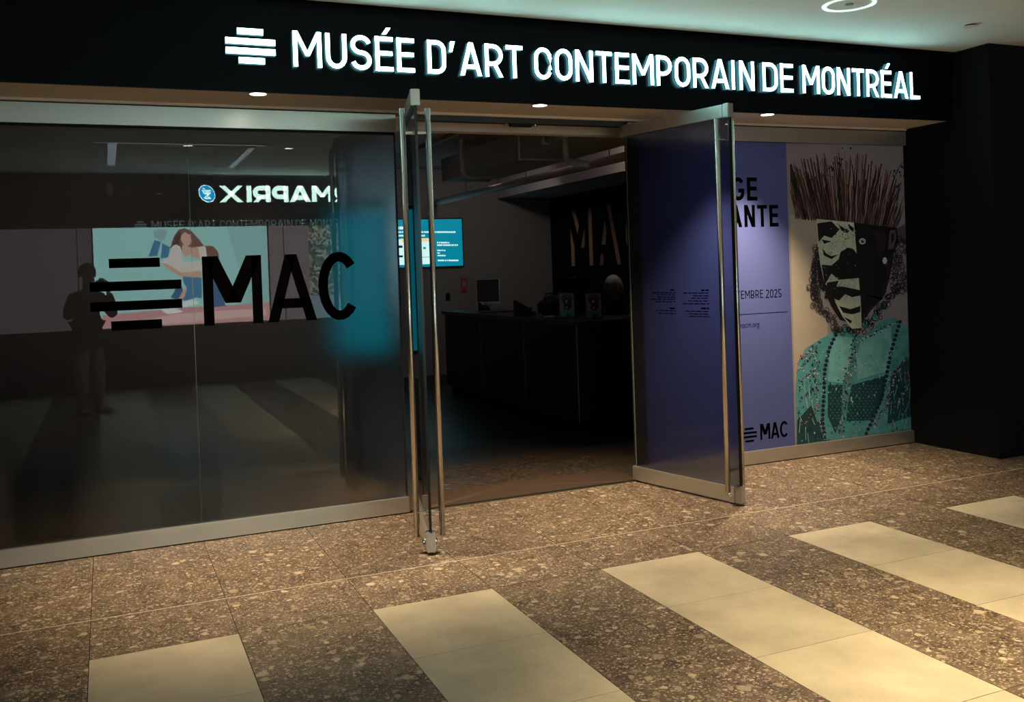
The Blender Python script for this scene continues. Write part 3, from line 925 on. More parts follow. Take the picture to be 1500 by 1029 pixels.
    for pts in ([(520, 600), (600, 588), (645, 635), (600, 682), (560, 668), (528, 705)], [(650, 760), (690, 735), (722, 742), (742, 770), (752, 905), (640, 915), (600, 880), (562, 945), (545, 830), (600, 835), (640, 800)],
                [(550, 738), (572, 770), (600, 782), (640, 772), (600, 800), (556, 778)], [(640, 610), (700, 640), (690, 655), (655, 640)], [(690, 600), (724, 625), (722, 650), (700, 630)],
                [(545, 690), (600, 700), (560, 715)], [(575, 930), (640, 920), (625, 960), (600, 985), (640, 1020), (560, 1020)]):
        P([A_(*q) for q in pts], 'blk')
    for pts in ([(620, 105), (680, 122), (735, 104), (732, 138), (690, 150), (640, 140)], [(565, 0), (640, 0), (655, 38), (620, 75), (600, 70)], [(640, 0), (735, 20), (735, 48), (690, 58), (650, 40)], [(640, 160), (690, 185), (680, 200)]):
        P([B_(*q) for q in pts], 'blk')
    for i in range(200):
        u_, v_ = A_(rnd.uniform(522, 742), rnd.uniform(590, 1010))
        pr.disc(u_, v_, rnd.uniform(.3, 1.0), rnd.choice(['blk', 'blk', 'blk', 'cream', 'plum2']), keys, n=5)
    for i in range(40):
        pr.disc(*A_(rnd.uniform(600, 735), rnd.uniform(600, 720)), rnd.uniform(.3, .9), rnd.choice(['blk', 'cream', 'beige']), keys, n=5)
    pr.phase = 10
    pr.disc(*A_(772, 700), 5.0, 'white', keys, rv=4.6); pr.disc(*A_(773, 700), 2.6, 'navy', keys); pr.disc(*A_(776, 696), .8, 'white', keys)
    P([A_(925, 640), A_(955, 635), A_(962, 680), A_(945, 740), A_(915, 745), A_(920, 690)], 'plum2')
    pr.phase = 11
    P([A_(935, 655), A_(948, 655), A_(948, 690), A_(932, 715)], 'blk')
    P([A_(830, 640), A_(900, 650), A_(905, 720), A_(870, 800), A_(850, 720)], 'plum')
    pr.disc(*A_(897, 808), 3.4, 'white', keys, rv=5.0)


poster = thing('exhibition_poster', (0, 0, 0), label='large exhibition poster with a twig crowned collage portrait beside a blue text panel', cat='poster')
q0 = ony(1154, 300, YP).x; q1 = 6.235
MB().box(3.69, q0 - 0.001, YP, 0.03, 0.104, 2.462).build('blue_text_panel', 'blue_panel', poster)
pr = Print(YP)
keys = list(PK)
pr.mb.box(q0, q1, YP, 0.03, 0.104, 2.462, keys.index('bg'))
art(pr, keys, random.Random(3))
o = pr.mb.build('portrait_print', ['p_' + k for k in keys], poster)
# text on the blue panel
YT = YP - 0.0003


def text_line(txt, u0, u1, vt, vb, t_ratio=.17, gap=.12, name='letter', par=poster, y=YT, up=0.0):
    a = ony(u0, vb, y); b_ = ony(u1, vb, y); top = ony((u0 + u1) / 2, vt, y); bot = ony((u0 + u1) / 2, vb, y)
    h = top.z - bot.z
    word(txt, a.x, b_.x, bot.z, h, h * t_ratio, 0.0004, ['vinyl'], par, name, gap, y)


text_line('GE', 1073, 1109.5, 260, 294)
text_line('ANTE', 1069, 1140.5, 300.5, 332.5)
text_line('TEMBRE', 1079, 1118, 425.5, 437.5, .11, .14)
text_line('2025', 1122, 1145, 424, 436.2, .11, .14)
p = ony(1079, 461.5, YT); q = ony(1153.5, 459, YT)
MB().box(p.x, q.x, YT - 0.0004, YT, p.z - .002, p.z + .002).build('rule_line', 'vinyl', poster)


def font_text(txt, x0, x1, z, hx, y, name, matl, par, loc=None, rz=0):
    cu = bpy.data.curves.new('t', 'FONT'); cu.body = txt; cu.extrude = 0.0; cu.size = 1.0
    ob = bpy.data.objects.new('t', cu); COL.objects.link(ob)
    dg = bpy.context.evaluated_depsgraph_get()
    me = bpy.data.meshes.new_from_object(ob.evaluated_get(dg))
    bpy.data.objects.remove(ob); bpy.data.curves.remove(cu)
    xs = [v.co.x for v in me.vertices]; ys = [v.co.y for v in me.vertices]
    sx = (x1 - x0) / (max(xs) - min(xs)); mx = min(xs)
    for v in me.vertices:
        v.co = (x0 + (v.co.x - mx) * sx, y, z + v.co.y * hx)
    me.materials.clear(); me.materials.append(M[matl])
    return link(name, me, par)


p = ony(1083, 481, YT); q = ony(1112.5, 480, YT)
font_text('macm.org', p.x, q.x, p.z, (ony(1098, 474.5, YT).z - ony(1098, 481, YT).z) / .55, YT - .0003, 'web_address', 'vinyl', poster)
for u0, u1, v0, v1 in ((1091, 1104, 627, 630), (1086, 1108.5, 633, 636), (1086, 1108.5, 639, 642), (1092, 1104.5, 645, 648)):
    p = ony(u0, v1, YT); q = ony(u1, v0, YT)
    zc = (ony((u0 + u1) / 2, v0, YT).z + ony((u0 + u1) / 2, v1, YT).z) / 2
    MB().box(p.x, q.x, YT - 0.0004, YT, zc - 0.0075, zc + 0.0075).build('logo_bar', 'vinyl', poster)
for ch, u0, u1 in (('m2', 1114, 1128.5), ('A', 1129.5, 1142), ('c2', 1143, 1155.5)):
    a = ony(u0, 643, YT); b_ = ony(u1, 643, YT); h = ony(u0, 620, YT).z - ony(u0, 643.5, YT).z
    mb = MB(); letter(mb, ch, a.x, 0.178, b_.x - a.x, h, h * .145, 0.0004, 0, 0, YT)
    mb.build('logo_letter', 'vinyl', poster)

# ---- pharmacy sign and billboard across the passage
MY = 2 * G_Y - PH_Y              # mirrored plane on which the reflections are measured


def mir(u, v, dy=0.0):
    p = ony(u, v, MY - dy); return (p.x, PH_Y + dy, p.z)


ps = thing('pharmacy_sign', (0, PH_Y, 0), label='lit shop name with blue mortar disc, mirrored in the logo glass', cat='sign')
sg = thing('tmp'); bpy.data.objects.remove(sg)
xl = mir(321.5, 285)[0]; zb = mir(330, 296.5)[2]; zt = mir(330, 272.5)[2]
kx = (mir(487, 285)[0] - xl)                     # X I R P A M as seen
gws = {c: GW.get(c, .5) for c in 'PHARMAPRIX'}
for c_, w_ in (('X', .92), ('I', .27), ('R', .70), ('P', .66), ('A', .86), ('M', .88), ('H', .74)):
    gws[c_] = w_
seen = sum(gws[c_] for c_ in 'XIRPAM') + .07 * 5
k = kx / seen
x = xl
for c_ in reversed('PHARMAPRIX'):
    mb = MB(); ww = gws[c_] * k
    letter(mb, c_, 0, 0, ww, zt - zb, (zt - zb) * .27, 0.04)
    # facing the passage: turn about the vertical
    mb.v = [(x + ww - v[0], -v[1], zb + v[2]) for v in mb.v]
    mb.build('letter', ['ph_white', 'ph_white'], ps)
    x += ww + .07 * k
cx_, _, cz_ = mir(303, 284)
mb = MB(); n = 28
rot2 = lambda a, b_, t: (a * math.cos(t) - b_ * math.sin(t), a * math.sin(t) + b_ * math.cos(t))
for rr, yy, mi in ((1.0, 0.03, 0), (0.93, 0.034, 1)):
    pts = []
    for j in range(n):
        a, b_ = rr * 0.108 * math.cos(2 * PI * j / n), rr * 0.138 * math.sin(2 * PI * j / n)
        a, b_ = rot2(a, b_, math.radians(33))
        pts.append((cx_ + a, yy, cz_ + b_))
    back = [(p_[0], 0.0, p_[2]) for p_ in pts]
    mb.add(pts + back, [tuple(range(n))] + [(j, (j + 1) % n, n + (j + 1) % n, n + j) for j in range(n)], mi)
mb.build('blue_disc', ['ph_white', 'ph_blue'], ps)
D_ = lambda x_, y_: mir(280 + x_ * 80 / 1497, 255 + y_ * 55 / 1029, 0.0)
mb = MB()
for pts in ([(285, 445), (535, 445), (535, 470), (285, 470)], [(300, 480), (530, 480), (530, 500), (300, 500)], [(300, 510), (545, 510), (520, 550), (410, 660), (340, 660), (450, 560), (390, 575)], [(340, 665), (440, 660), (495, 620), (550, 690), (400, 695)], [(305, 375), (375, 405), (350, 425), (310, 405)]):
    ps_ = [D_(*q_) for q_ in pts]
    mb.flat([(q_[0], 0.036, q_[2]) for q_ in ps_])
mb.build('mortar_emblem', 'ph_white', ps)

bb = thing('billboard', (0, PH_Y, 0), label='backlit advertisement of two seated women, mirrored in the logo glass', cat='billboard')
BB_COL = dict(bg=(0.30, 0.60, 0.57), bg2=(0.25, 0.50, 0.48), pinkb=(0.50, 0.26, 0.26), pinkl=(0.62, 0.42, 0.40), denim=(0.05, 0.20, 0.34), denimd=(0.04, 0.12, 0.24), sweater=(0.62, 0.58, 0.54), skinc=(0.55, 0.36, 0.27), hair=(0.07, 0.04, 0.035), white=(0.7, 0.75, 0.72), shoeb=(0.25, 0.42, 0.44), brown=(0.16, 0.085, 0.065))
BK = list(BB_COL)
for kk in BK:
    M['b_' + kk] = mat('backlit_' + kk, BB_COL[kk], 0.5, emit=BB_COL[kk], es=7.0, var=0.03)
E_ = lambda x_, y_: (200 + .175 * x_, 310 + .175 * y_)
mb = MB()
x0 = mir(138, 400)[0]; x1 = mir(393, 400)[0]; z1_ = 2.345; z0_ = 0.905
mb.box(x0, x1, -0.1, 0.012, z0_, z1_, BK.index('bg'))
lay = [0]


def bp(pts, c):
    lay[0] += 1
    mb.flat([(max(x0, min(x1, p_[0])), 0.0122 + lay[0] * 0.0003, max(z0_, min(z1_, p_[2]))) for p_ in [mir(*q_) for q_ in pts]], BK.index(c))


bp([(330, 326), (393, 326), (395, 445), (345, 446), (350, 390)], 'bg2')
bp([(150, 462), (215, 456), (280, 450), (340, 447), (396, 443), (396, 475), (150, 485)], 'pinkb')
bp([(200, 470), (260, 460), (330, 455), (390, 452), (390, 462), (300, 470), (200, 480)], 'pinkl')
for c, pts in (('denim', [(150, 240), (205, 255), (172, 372), (98, 378)]), ('denim', [(215, 265), (280, 300), (265, 385), (200, 395), (208, 340)]), ('shoeb', [(140, 165), (215, 145), (258, 165), (235, 235), (205, 250), (150, 215)]),
               ('brown', [(280, 310), (310, 210), (350, 155), (400, 140), (460, 165), (520, 230), (565, 290), (540, 320), (470, 310), (440, 295), (385, 335), (360, 290), (330, 275)]),
               ('skinc', [(368, 205), (405, 172), (452, 200), (462, 250), (432, 292), (440, 330), (430, 392), (390, 360), (378, 300), (392, 270), (370, 240)]),
               ('sweater', [(310, 280), (362, 285), (378, 360), (392, 430), (545, 415), (545, 520), (385, 545), (300, 480), (205, 425), (262, 385)]),
               ('skinc', [(205, 425), (260, 440), (380, 515), (540, 495), (545, 552), (460, 555), (370, 548), (270, 492)]), ('hair', [(375, 205), (352, 250), (362, 290), (330, 275), (300, 290), (320, 215), (360, 165)]),
               ('skinc', [(430, 310), (480, 300), (580, 285), (588, 388), (520, 402), (470, 380), (430, 350)]), ('sweater', [(515, 300), (582, 290), (586, 385), (530, 398)]), ('brown', [(575, 285), (640, 290), (682, 340), (690, 392), (590, 390)]),
               ('denim', [(385, 545), (545, 556), (545, 730), (500, 716), (432, 768), (380, 735), (420, 640), (395, 600)]), ('denimd', [(285, 722), (330, 640), (388, 640), (385, 705), (350, 735)]), ('denimd', [(640, 500), (695, 620), (745, 790), (640, 802), (560, 780), (560, 640)]),
               ('skinc', [(400, 640), (425, 640), (392, 735), (350, 735)]), ('white', [(385, 760), (470, 730), (520, 770), (400, 800)]), ('white', [(200, 820), (330, 810), (390, 840), (260, 860)])):
    bp([E_(*q_) for q_ in pts], c)
mb.build('backlit_print', ['b_' + kk for kk in BK], bb)
for (a, b_, c, d) in ((x0 - 0.02, x0, z0_ - 0.02, z1_), (x1, x1 + 0.02, z0_ - 0.02, z1_)):
    MB().box(a, b_, -0.1, 0.02, c, d).build('frame_bar', 'black', bb)

# ---- television on the back wall
TV_Y = 7.6
tvx1 = ony(677, 350, TV_Y - .05).x; tvz0 = ony(640, 390.5, TV_Y - .05).z; tvz1 = ony(640, 321.5, TV_Y - .05).z
tvx0 = tvx1 - (tvz1 - tvz0) * 1.78
tv = thing('television', ((tvx0 + tvx1) / 2, TV_Y, 0), 0, 'wall mounted screen glowing teal with white text on the grey wall', 'television')
hw = (tvx1 - tvx0) / 2
MB().box(-hw - 0.018, hw + 0.018, -0.05, -0.01, tvz0 - 0.018, tvz1 + 0.018).build('casing', 'plastic', tv, bevel=0.004)
MB().box(-0.2, 0.2, -0.01, 0, tvz0 + 0.2, tvz1 - 0.2).build('wall_bracket', 'plastic', tv)
M['tv_teal'] = mat('screen_teal', (0.0, 0.1, 0.15), 0.4, emit=(0.0, 0.17, 0.25), es=1.25, var=0.02)
M['tv_white'] = mat('screen_white', (0.5, 0.6, 0.6), 0.4, emit=(0.62, 0.95, 0.95), es=0.95, var=0.02)
M['tv_yel'] = mat('screen_yellow', (0.6, 0.5, 0.3), 0.4, emit=(0.9, 0.72, 0.3), es=0.9, var=0.02)
M['tv_grn'] = mat('screen_green', (0.0, 0.3, 0.2), 0.4, emit=(0.0, 0.35, 0.18), es=0.9, var=0.02)
M['tv_blk'] = mat('screen_black', (0.01, 0.01, 0.01), 0.4, emit=(0.01, 0.02, 0.02), es=0.5, var=0.02)
scr = MB().box(-hw, hw, -0.053, -0.05, tvz0, tvz1).build('screen', 'tv_teal', tv)
mbw = MB(); rnd = random.Random(5)
TVP = lambda u, v: ony(580 + u * 110 / 1258, 310 + v * 90 / 1029, TV_Y - .053)


def tv_box(mb_, u0, v0, u1, v1, mi, lift):
    p_ = TVP(u0, v1); q_ = TVP(u1, v0); cx0 = tv.location.x
    zc0 = TVP((u0 + u1) / 2, v1).z; zc1 = TVP((u0 + u1) / 2, v0).z
    mb_.box(p_.x - cx0, q_.x - cx0, -0.053 - lift, -0.053, zc0, zc1, mi)


tv_box(mbw, -60, 460, 595, 890, 0, .0006)
tv_box(mbw, 90, 450, 590, 510, 1, .0012)
tv_box(mbw, 455, 595, 500, 630, 2, .0012)
tv_box(mbw, 200, 765, 590, 772, 3, .0012)
tv_box(mbw, 20, 570, 110, 770, 3, .0012)
tv_box(mbw, 35, 610, 135, 735, 0, .0018)
mbw.build('screen_picture', ['tv_white', 'tv_yel', 'tv_grn', 'tv_blk'], scr)
for (u0, u1, v, hh) in ((-160, 120, 275, 26), (-160, 1000, 345, 13), (-160, 495, 405, 13), (690, 895, 522, 12), (690, 1035, 563, 13), (692, 832, 652, 11), (695, 735, 696, 10), (697, 832, 738, 11), (700, 1045, 820, 13)):
    mbt = MB(); u = u0
    while u < u1 - 6:
        e = min(u1, u + rnd.uniform(14, 26))
        tv_box(mbt, u, v - hh * rnd.uniform(.8, 1.15), e, v + hh, 0, .0008)
        u = e + (rnd.choice([3, 3, 3, 12]))
    mbt.build('text_line', 'tv_white', scr)

# ---- added screen, itself unseen, to make the teal glow in the frosted glass
o = thing('added_glow_screen', (1.87, 1.0, 0), -0.9, 'added teal screen on a stand, put behind the frosted glass for its glow', 'screen')
MB().box(-0.27, 0.27, 0.0, 0.04, 0.95, 2.05).build('casing', 'plastic', o, bevel=0.004)
M['added_glow'] = mat('added_teal_glow', (0.0, 0.1, 0.12), 0.4, emit=(0.0, 0.19, 0.25), es=0.55, var=0.3, scale=4)  # glow added behind the film, beyond what the television gives
MB().box(-0.255, 0.255, -0.002, 0.0, 0.98, 2.02).build('display', 'added_glow', o)
MB().box(-0.03, 0.03, 0.01, 0.035, 0.02, 0.96).build('post', 'plastic', o)
MB().box(-0.16, 0.16, -0.12, 0.16, 0.0, 0.02).build('foot', 'plastic', o)

# ---- raised letters on the black lobby wall (two-tone: black face, wooden sides)
lw = thing('lobby_letters', (6.655, 0, 0), -PI / 2, 'large raised black letters with pale wooden sides on the black wall', 'sign')
for ch, ya, yb_ in (('m2', 6.92, 6.22), ('A', 6.06, 5.42), ('c2', 5.30, 4.66)):
    mb = MB(); ww = ya - yb_
    letter(mb, ch, 0, 0, ww, 0.84, 0.125, 0.058)
    mb.v = [(-ya + v[0], v[1], 1.57 + v[2]) for v in mb.v]
    mb.build('letter', ['blackwall', 'wood'], lw)

# ---- ducts and pipes under the lobby ceiling
o = thing('air_duct', (4.35, 0.7, 2.68), 0, 'long grey rectangular air duct under the lobby ceiling', 'duct')
MB().box(-0.3, 0.3, 0, 2.2, 0, 0.28).build('duct_section', 'duct', o)
MB().box(-0.3, 0.3, 2.22, 4.6, 0, 0.28).build('duct_section', 'duct', o)
MB().box(-0.32, 0.32, 2.195, 2.225, -0.02, 0.30).build('duct_flange', 'duct', o)
for y in (0.5, 2.0, 3.8):
    MB().tube([(-0.27, y, 0.28), (-0.27, y, 0.42)], 0.006, 6).build('hanger_rod', 'alu_dark', o)
    MB().tube([(0.27, y, 0.28), (0.27, y, 0.42)], 0.006, 6).build('hanger_rod', 'alu_dark', o)
o = thing('air_duct', (3.05, 0.7, 2.90), 0, 'flat grey duct beside the longer one near the doors', 'duct')
MB().box(-0.35, 0.2, 0, 3.6, 0, 0.2).build('duct_section', 'duct', o)
MB().box(0.2, 0.24, 0, 3.6, -0.04, 0.02).build('duct_edge', 'duct', o)
o = thing('ceiling_pipe', (3.80, 0.75, 2.70), 0, 'short white pipe with capped end under the lobby ceiling', 'pipe')
MB().tube([(0, 0, 0), (0, 1.0, 0)], 0.035, 14).build('pipe_run', 'pipe_w', o, smooth=True)
MB().tube([(0, 0.97, 0), (0, 1.06, 0)], 0.042, 14).build('end_cap', 'pipe_w', o, smooth=True)
MB().tube([(0, .5, 0), (0, .5, .4)], 0.005, 6).build('hanger_rod', 'alu_dark', o)
o = thing('ceiling_pipe', (4.75, 1.3, 2.60), 0, 'long grey pipe running towards the back wall', 'pipe')
MB().tube([(0, 0, 0), (0, 6.25, 0)], 0.045, 14).build('pipe_run', 'duct', o, smooth=True)
for y in (1.0, 3.0, 5.0):
    MB().tube([(0, y, 0), (0, y, .5)], 0.005, 6).build('hanger_rod', 'alu_dark', o)


def bent(name, pts, r, lab, mk):
    p0 = Vector(pts[0])
    o = thing(name, p0, 0, lab, 'pipe')
    full = []
    P = [Vector(p_) - p0 for p_ in pts]
    for i, p_ in enumerate(P):
        if 0 < i < len(P) - 1:
            a = p_ + (P[i - 1] - p_).normalized() * r * 2.2; b_ = p_ + (P[i + 1] - p_).normalized() * r * 2.2
            for t in (0, .25, .5, .75, 1):
                full.append(a * (1 - t) ** 2 + p_ * 2 * t * (1 - t) + b_ * t * t)
        else:
            full.append(p_)
    MB().tube(full, r, 12).build('pipe_run', mk, o, smooth=True)
    return o


bent('bent_pipe', [Vector((3.96, onx(829, 236, 3.96).y, 3.1)), onx(829, 236, 3.96), onx(862, 241, 3.96)], 0.03, 'bent grey pipe dropping beside the long duct', 'duct')
bent('bent_pipe', [ony(673, 205, 4.0), ony(678, 259, 4.0), ony(716, 263, 4.3)], 0.03, 'bent dark pipe in front of the back wall', 'duct')
c = ony(603, 207, 4.8)
o = thing('track_spotlight', (c.x, c.y, c.z), 0.5, 'small track spotlight with bright lens behind the edge on door', 'spotlight')
MB().tube([(0, 0, -0.09), (0.03, 0.06, 0.05)], [0.05, 0.045], 16).build('housing', 'grey_plastic', o, smooth=False)
MB().tube([(0.02, 0.04, 0.05), (0.02, 0.04, 3.1 - c.z)], 0.008, 8).build('stem', 'grey_plastic', o)
MB().lathe([(0, -0.096), (0.02, -0.096), (0.02, -0.088), (0, -0.088)], (0, 0, 0), 12).build('lens', 'lamp_on', o)
spot('lamp', (0, 0, -0.12), ROOM_W * 3, (1.0, .8, .62), 1.2, .5, o, .03, (0.7, 0, 0.4))

# added unseen lamps under the lobby ceiling, brightening the room and the film
for x, y, wt, tilt, lab in ((5.3, 3.2, 1.1, None, 'added unseen lamp brightening the raised letters and ducts'), (4.9, 5.0, 3.2, (0.95, 0, -0.1), 'added unseen lamp brightening the television wall'),
                            (0.2, 5.0, 2.6, (0.95, 0, 0.1), 'added unseen lamp giving the frosted logo glass its grey glow'),
                            (0.3, 1.45, 4.5, (0.0, 0, 0), 'added unseen lamp brightening the floor behind the padded stools')):
    o = thing('added_lobby_lamp', (x, y, 3.098), 0, lab, 'ceiling light', 'added lobby lamps')
    MB().lathe([(0.09, 0.0), (0.085, -0.03), (0.07, -0.03), (0.07, 0.0)], n=20).build('trim_ring', 'grey_plastic', o)
    MB().lathe([(0.0, -0.02), (0.069, -0.02), (0.069, -0.012), (0, -0.012)], n=20).build('lens', 'grey_plastic', o)
    l = bpy.data.lights.new('lamp', 'SPOT' if tilt else 'POINT'); l.energy = ROOM_W * wt; l.color = (1.0, 0.82, 0.72); l.shadow_soft_size = 0.07
    lo = bpy.data.objects.new('lamp', l); COL.objects.link(lo); lo.location = (0, 0, -0.12); lo.parent = o
    if tilt:
        l.spot_size = 2.2 if tilt[0] else 1.5; l.spot_blend = 0.9; lo.rotation_euler = tilt

# ---- reception desk
DZ = 1.04
desk = thing('reception_desk', (4.15, 2.0, 0), 0, 'black corner reception desk inside the museum doorway', 'desk')
MB().box(0.03, 0.72, 0.03, 3.75, 0.08, DZ - 0.04).build('long_body', 'desk', desk)
MB().box(0.72, 2.2, 0.03, 0.72, 0.08, DZ - 0.04).build('short_body', 'desk', desk)
MB().box(0.08, 0.68, 0.08, 3.7, 0, 0.08).build('plinth', 'black', desk)
MB().box(0.68, 2.2, 0.08, 0.68, 0, 0.08).build('plinth', 'black', desk)
MB().box(0, 0.75, 0, 3.8, DZ - 0.04, DZ).build('desk_top', 'desk_top', desk, bevel=0.003)
MB().box(0.751, 2.22, 0, 0.75, DZ - 0.04, DZ).build('desk_top', 'desk_top', desk, bevel=0.003)
for y in (1.25, 2.5):
    MB().box(0.028, 0.03, y - 0.003, y + 0.003, 0.08, DZ - 0.04).build('panel_joint', 'grey_plastic', desk)
MB().box(0.024, 0.034, 0.024, 0.034, 0.08, DZ - 0.04).build('corner_trim', 'grey_plastic', desk)


def on_desk(u, v):
    p_ = onz(u, v, DZ); return (p_.x, p_.y, DZ)


# slim computer seen from its screen side
o = thing('desktop_computer', (4.68, 5.45, DZ), -0.5, 'slim computer with dark screen on the far end of the desk', 'computer')
MB().box(-0.15, 0.15, -0.012, 0.012, 0.075, 0.40).build('screen_case', 'silver', o, bevel=0.003)
MB().box(-0.142, 0.142, -0.0135, -0.012, 0.105, 0.392).build('screen', 'plastic', o)
MB().box(-0.04, 0.04, 0.012, 0.03, 0.01, 0.2).build('stand', 'silver', o)
MB().box(-0.08, 0.08, -0.07, 0.07, 0, 0.010).build('foot', 'silver', o, bevel=0.002)
o = thing('keyboard', (4.50, 4.75, DZ), -0.5, 'thin keyboard in front of the slim computer', 'keyboard')
MB().box(-0.2, 0.2, -0.06, 0.06, 0, 0.012).build('base', 'plastic', o, bevel=0.002)
mb = MB()
for r in range(4):
    for k in range(12):
        mb.box(-0.19 + k * .032, -0.163 + k * .032, -0.052 + r * .027, -0.03 + r * .027, 0.012, 0.017)
mb.build('key_field', 'grey_plastic', o)
o = thing('card_terminal', (4.52, 5.2, DZ), 0.3, 'small dark card terminal beside the slim computer', 'card terminal')
MB().add([(-.04, -.07, 0), (.04, -.07, 0), (.04, .07, 0), (-.04, .07, 0), (-.04, -.07, .03), (.04, -.07, .03), (.04, .07, .12), (-.04, .07, .12)], [(0, 3, 2, 1), (4, 5, 6, 7), (0, 1, 5, 4), (1, 2, 6, 5), (2, 3, 7, 6), (3, 0, 4, 7)]).build('body', 'plastic', o)
MB().add([(-.03, .0, .078), (.03, .0, .078), (.03, .06, .115), (-.03, .06, .115)], [(0, 1, 2, 3)]).build('display', 'grey_plastic', o)
# desk phone
o = thing('desk_phone', (4.36, 3.60, DZ), 0.9, 'black desk telephone with tilted handset', 'telephone')
MB().add([(-.1, -.1, 0), (.1, -.1, 0), (.1, .1, 0), (-.1, .1, 0), (-.1, -.1, .03), (.1, -.1, .03), (.1, .1, .14), (-.1, .1, .14)], [(0, 3, 2, 1), (4, 5, 6, 7), (0, 1, 5, 4), (1, 2, 6, 5), (2, 3, 7, 6), (3, 0, 4, 7)]).build('base', 'plastic', o)
MB().tube([(-.075, -.09, .07), (-.075, -.05, .085), (-.075, .06, .145), (-.075, .10, .15)], [.03, .018, .018, .03], 10).build('handset', 'plastic', o, smooth=True)
MB().add([(.0, .02, .100), (.08, .02, .100), (.08, .09, .138), (.0, .09, .138)], [(0, 1, 2, 3)]).build('display', 'grey_plastic', o)
mb = MB()
for r in range(4):
    for k in range(3):
        mb.box(0.0 + k * .028, .02 + k * .028, -.08 + r * .022, -.065 + r * .022, 0.03, .05 + r * .012)
mb.build('key_field', 'grey_plastic', o)
# dark bag-like bundle next to the phone
o = thing('fabric_bag', (4.52, 3.28, DZ), 0.2, 'slumped black fabric bag between telephone and large monitor', 'bag')
mb = MB(); mb.ell((0, 0, 0.10), (0.15, 0.13, 0.115), 20)
mb.v = [(x_ * (1 + .08 * math.sin(9 * z_ * 6)), y_ * (1 + .1 * math.cos(5 * x_ * 12)), max(0.0, z_ * (1 + .12 * math.sin(14 * x_)))) for x_, y_, z_ in mb.v]
mb.build('pouch', 'jacket', o, smooth=True)
MB().tube([(-.08, 0, .18), (-.05, .0, .235), (.03, .0, .245), (.07, 0, .19)], .009, 8).build('strap', 'jacket', o, smooth=True)
# large monitor seen from behind
o = thing('computer_monitor', (4.60, 2.90, DZ), 0.35, 'large black monitor seen from behind on the desk corner', 'monitor')
MB().box(-0.215, 0.215, -0.02, 0.015, 0.045, 0.40).build('screen_case', 'plastic', o, bevel=0.004)
MB().box(-0.1, 0.1, -0.045, -0.02, 0.12, 0.30).build('rear_housing', 'plastic', o, bevel=0.006)
MB().box(-0.03, 0.03, -0.07, -0.045, 0.01, 0.24).build('stand', 'plastic', o)
MB().box(-0.12, 0.12, -0.12, 0.06, 0, 0.012).build('foot', 'plastic', o, bevel=0.003)
MB().box(-0.05, 0.04, -0.021, -0.012, 0.401, 0.405).build('top_edge_label', 'paper', o)


def frame(loc, rz, lab):
    o = thing('picture_frame', loc, rz, lab, 'picture frame', 'small framed posters on the desk')
    tf = Matrix.Translation((0, 0, 0.004)) @ Matrix.Rotation(-0.20, 4, 'X')
    MB().box(-0.085, 0.085, 0.0, 0.012, 0, 0.265, tf=tf).build('frame_board', 'plastic', o)
    MB().add([tf @ Vector(q_) for q_ in ((-.02, .012, .2), (.02, .012, .2), (.03, .09, .017), (-.03, .09, .017))], [(0, 1, 2, 3)]).build('easel_leg', 'plastic', o)
    mb = MB(); ks = ['bg', 'plum', 'blk', 'cream', 'teal', 'tealD', 'plum2']
    def fl(pts, c, k):
        mb.flat([tf @ Vector((a, -0.0003 * k, b_)) for a, b_ in pts], ks.index(c))
    fl([(-.072, .014), (.072, .014), (.072, .250), (-.072, .250)], 'bg', 1)
    fl([(-.05, .16), (-.06, .225), (-.01, .245), (.05, .235), (.062, .18), (.03, .15)], 'plum2', 2)
    fl([(-.03, .09), (-.035, .19), (.0, .215), (.04, .19), (.05, .12), (.02, .08)], 'blk', 3)
    fl([(-.015, .175), (.005, .195), (.008, .165), (-.01, .15)], 'cream', 4)
    fl([(-.01, .115), (.008, .12), (.006, .10), (-.008, .1)], 'cream', 4)
    fl([(-.072, .014), (-.066, .06), (-.03, .085), (.02, .08), (.06, .07), (.072, .014)], 'teal', 3)
    fl([(-.02, .014), (-.01, .05), (.03, .045), (.035, .014)], 'tealD', 5)
    mb.build('poster_print', ['p_' + k for k in ks], o)
    return o


frame((4.39, 2.62, DZ), -0.35, 'small framed poster on the desk beside the large monitor')
frame((4.48, 2.22, DZ), -0.35, 'small framed poster on the desk corner in front of the seated attendant')
o = thing('paper_stack', (5.12, 2.42, DZ), 0.1, 'stack of white leaflets on the desk next to the attendant', 'papers')
for k in range(3):
    MB().box(-0.1, 0.1, -0.07, 0.07, k * 0.006, k * 0.006 + 0.005, tf=Matrix.Rotation(k * .04, 4, 'Z')).build('leaflet', 'paper', o)
o = thing('notepad', (4.40, 3.05, DZ), 0.4, 'small white notepad on the desk in front of the bag', 'notepad')
MB().box(-0.05, 0.05, -0.035, 0.035, 0, 0.012).build('pages', 'paper', o)
MB().box(-0.05, 0.05, 0.03, 0.037, 0, 0.014).build('binding', 'plastic', o)
c = ony(679.5, 418, 7.6)
o = thing('wall_notice', (c.x, 7.6, c.z), 0, 'red notice on the grey wall above the desk', 'notice')
MB().box(-0.045, 0.045, -0.012, 0, -0.11, 0.11).build('notice_board', 'red', o)
MB().box(-0.03, 0.03, -0.0125, -0.012, -0.02, 0.06).build('notice_field', 'p_beige', o)
c = ony(656, 435, 7.6)
o = thing('wall_socket', (c.x, 7.6, c.z), 0, 'dark wall socket on the grey wall left of the slim computer', 'socket')
MB().box(-0.035, 0.035, -0.012, 0, -0.055, 0.055).build('plate', 'plastic', o, bevel=0.003)
for z in (-.025, .025):
    MB().box(-0.014, 0.014, -0.016, -0.012, z - .012, z + .012).build('outlet', 'black', o)

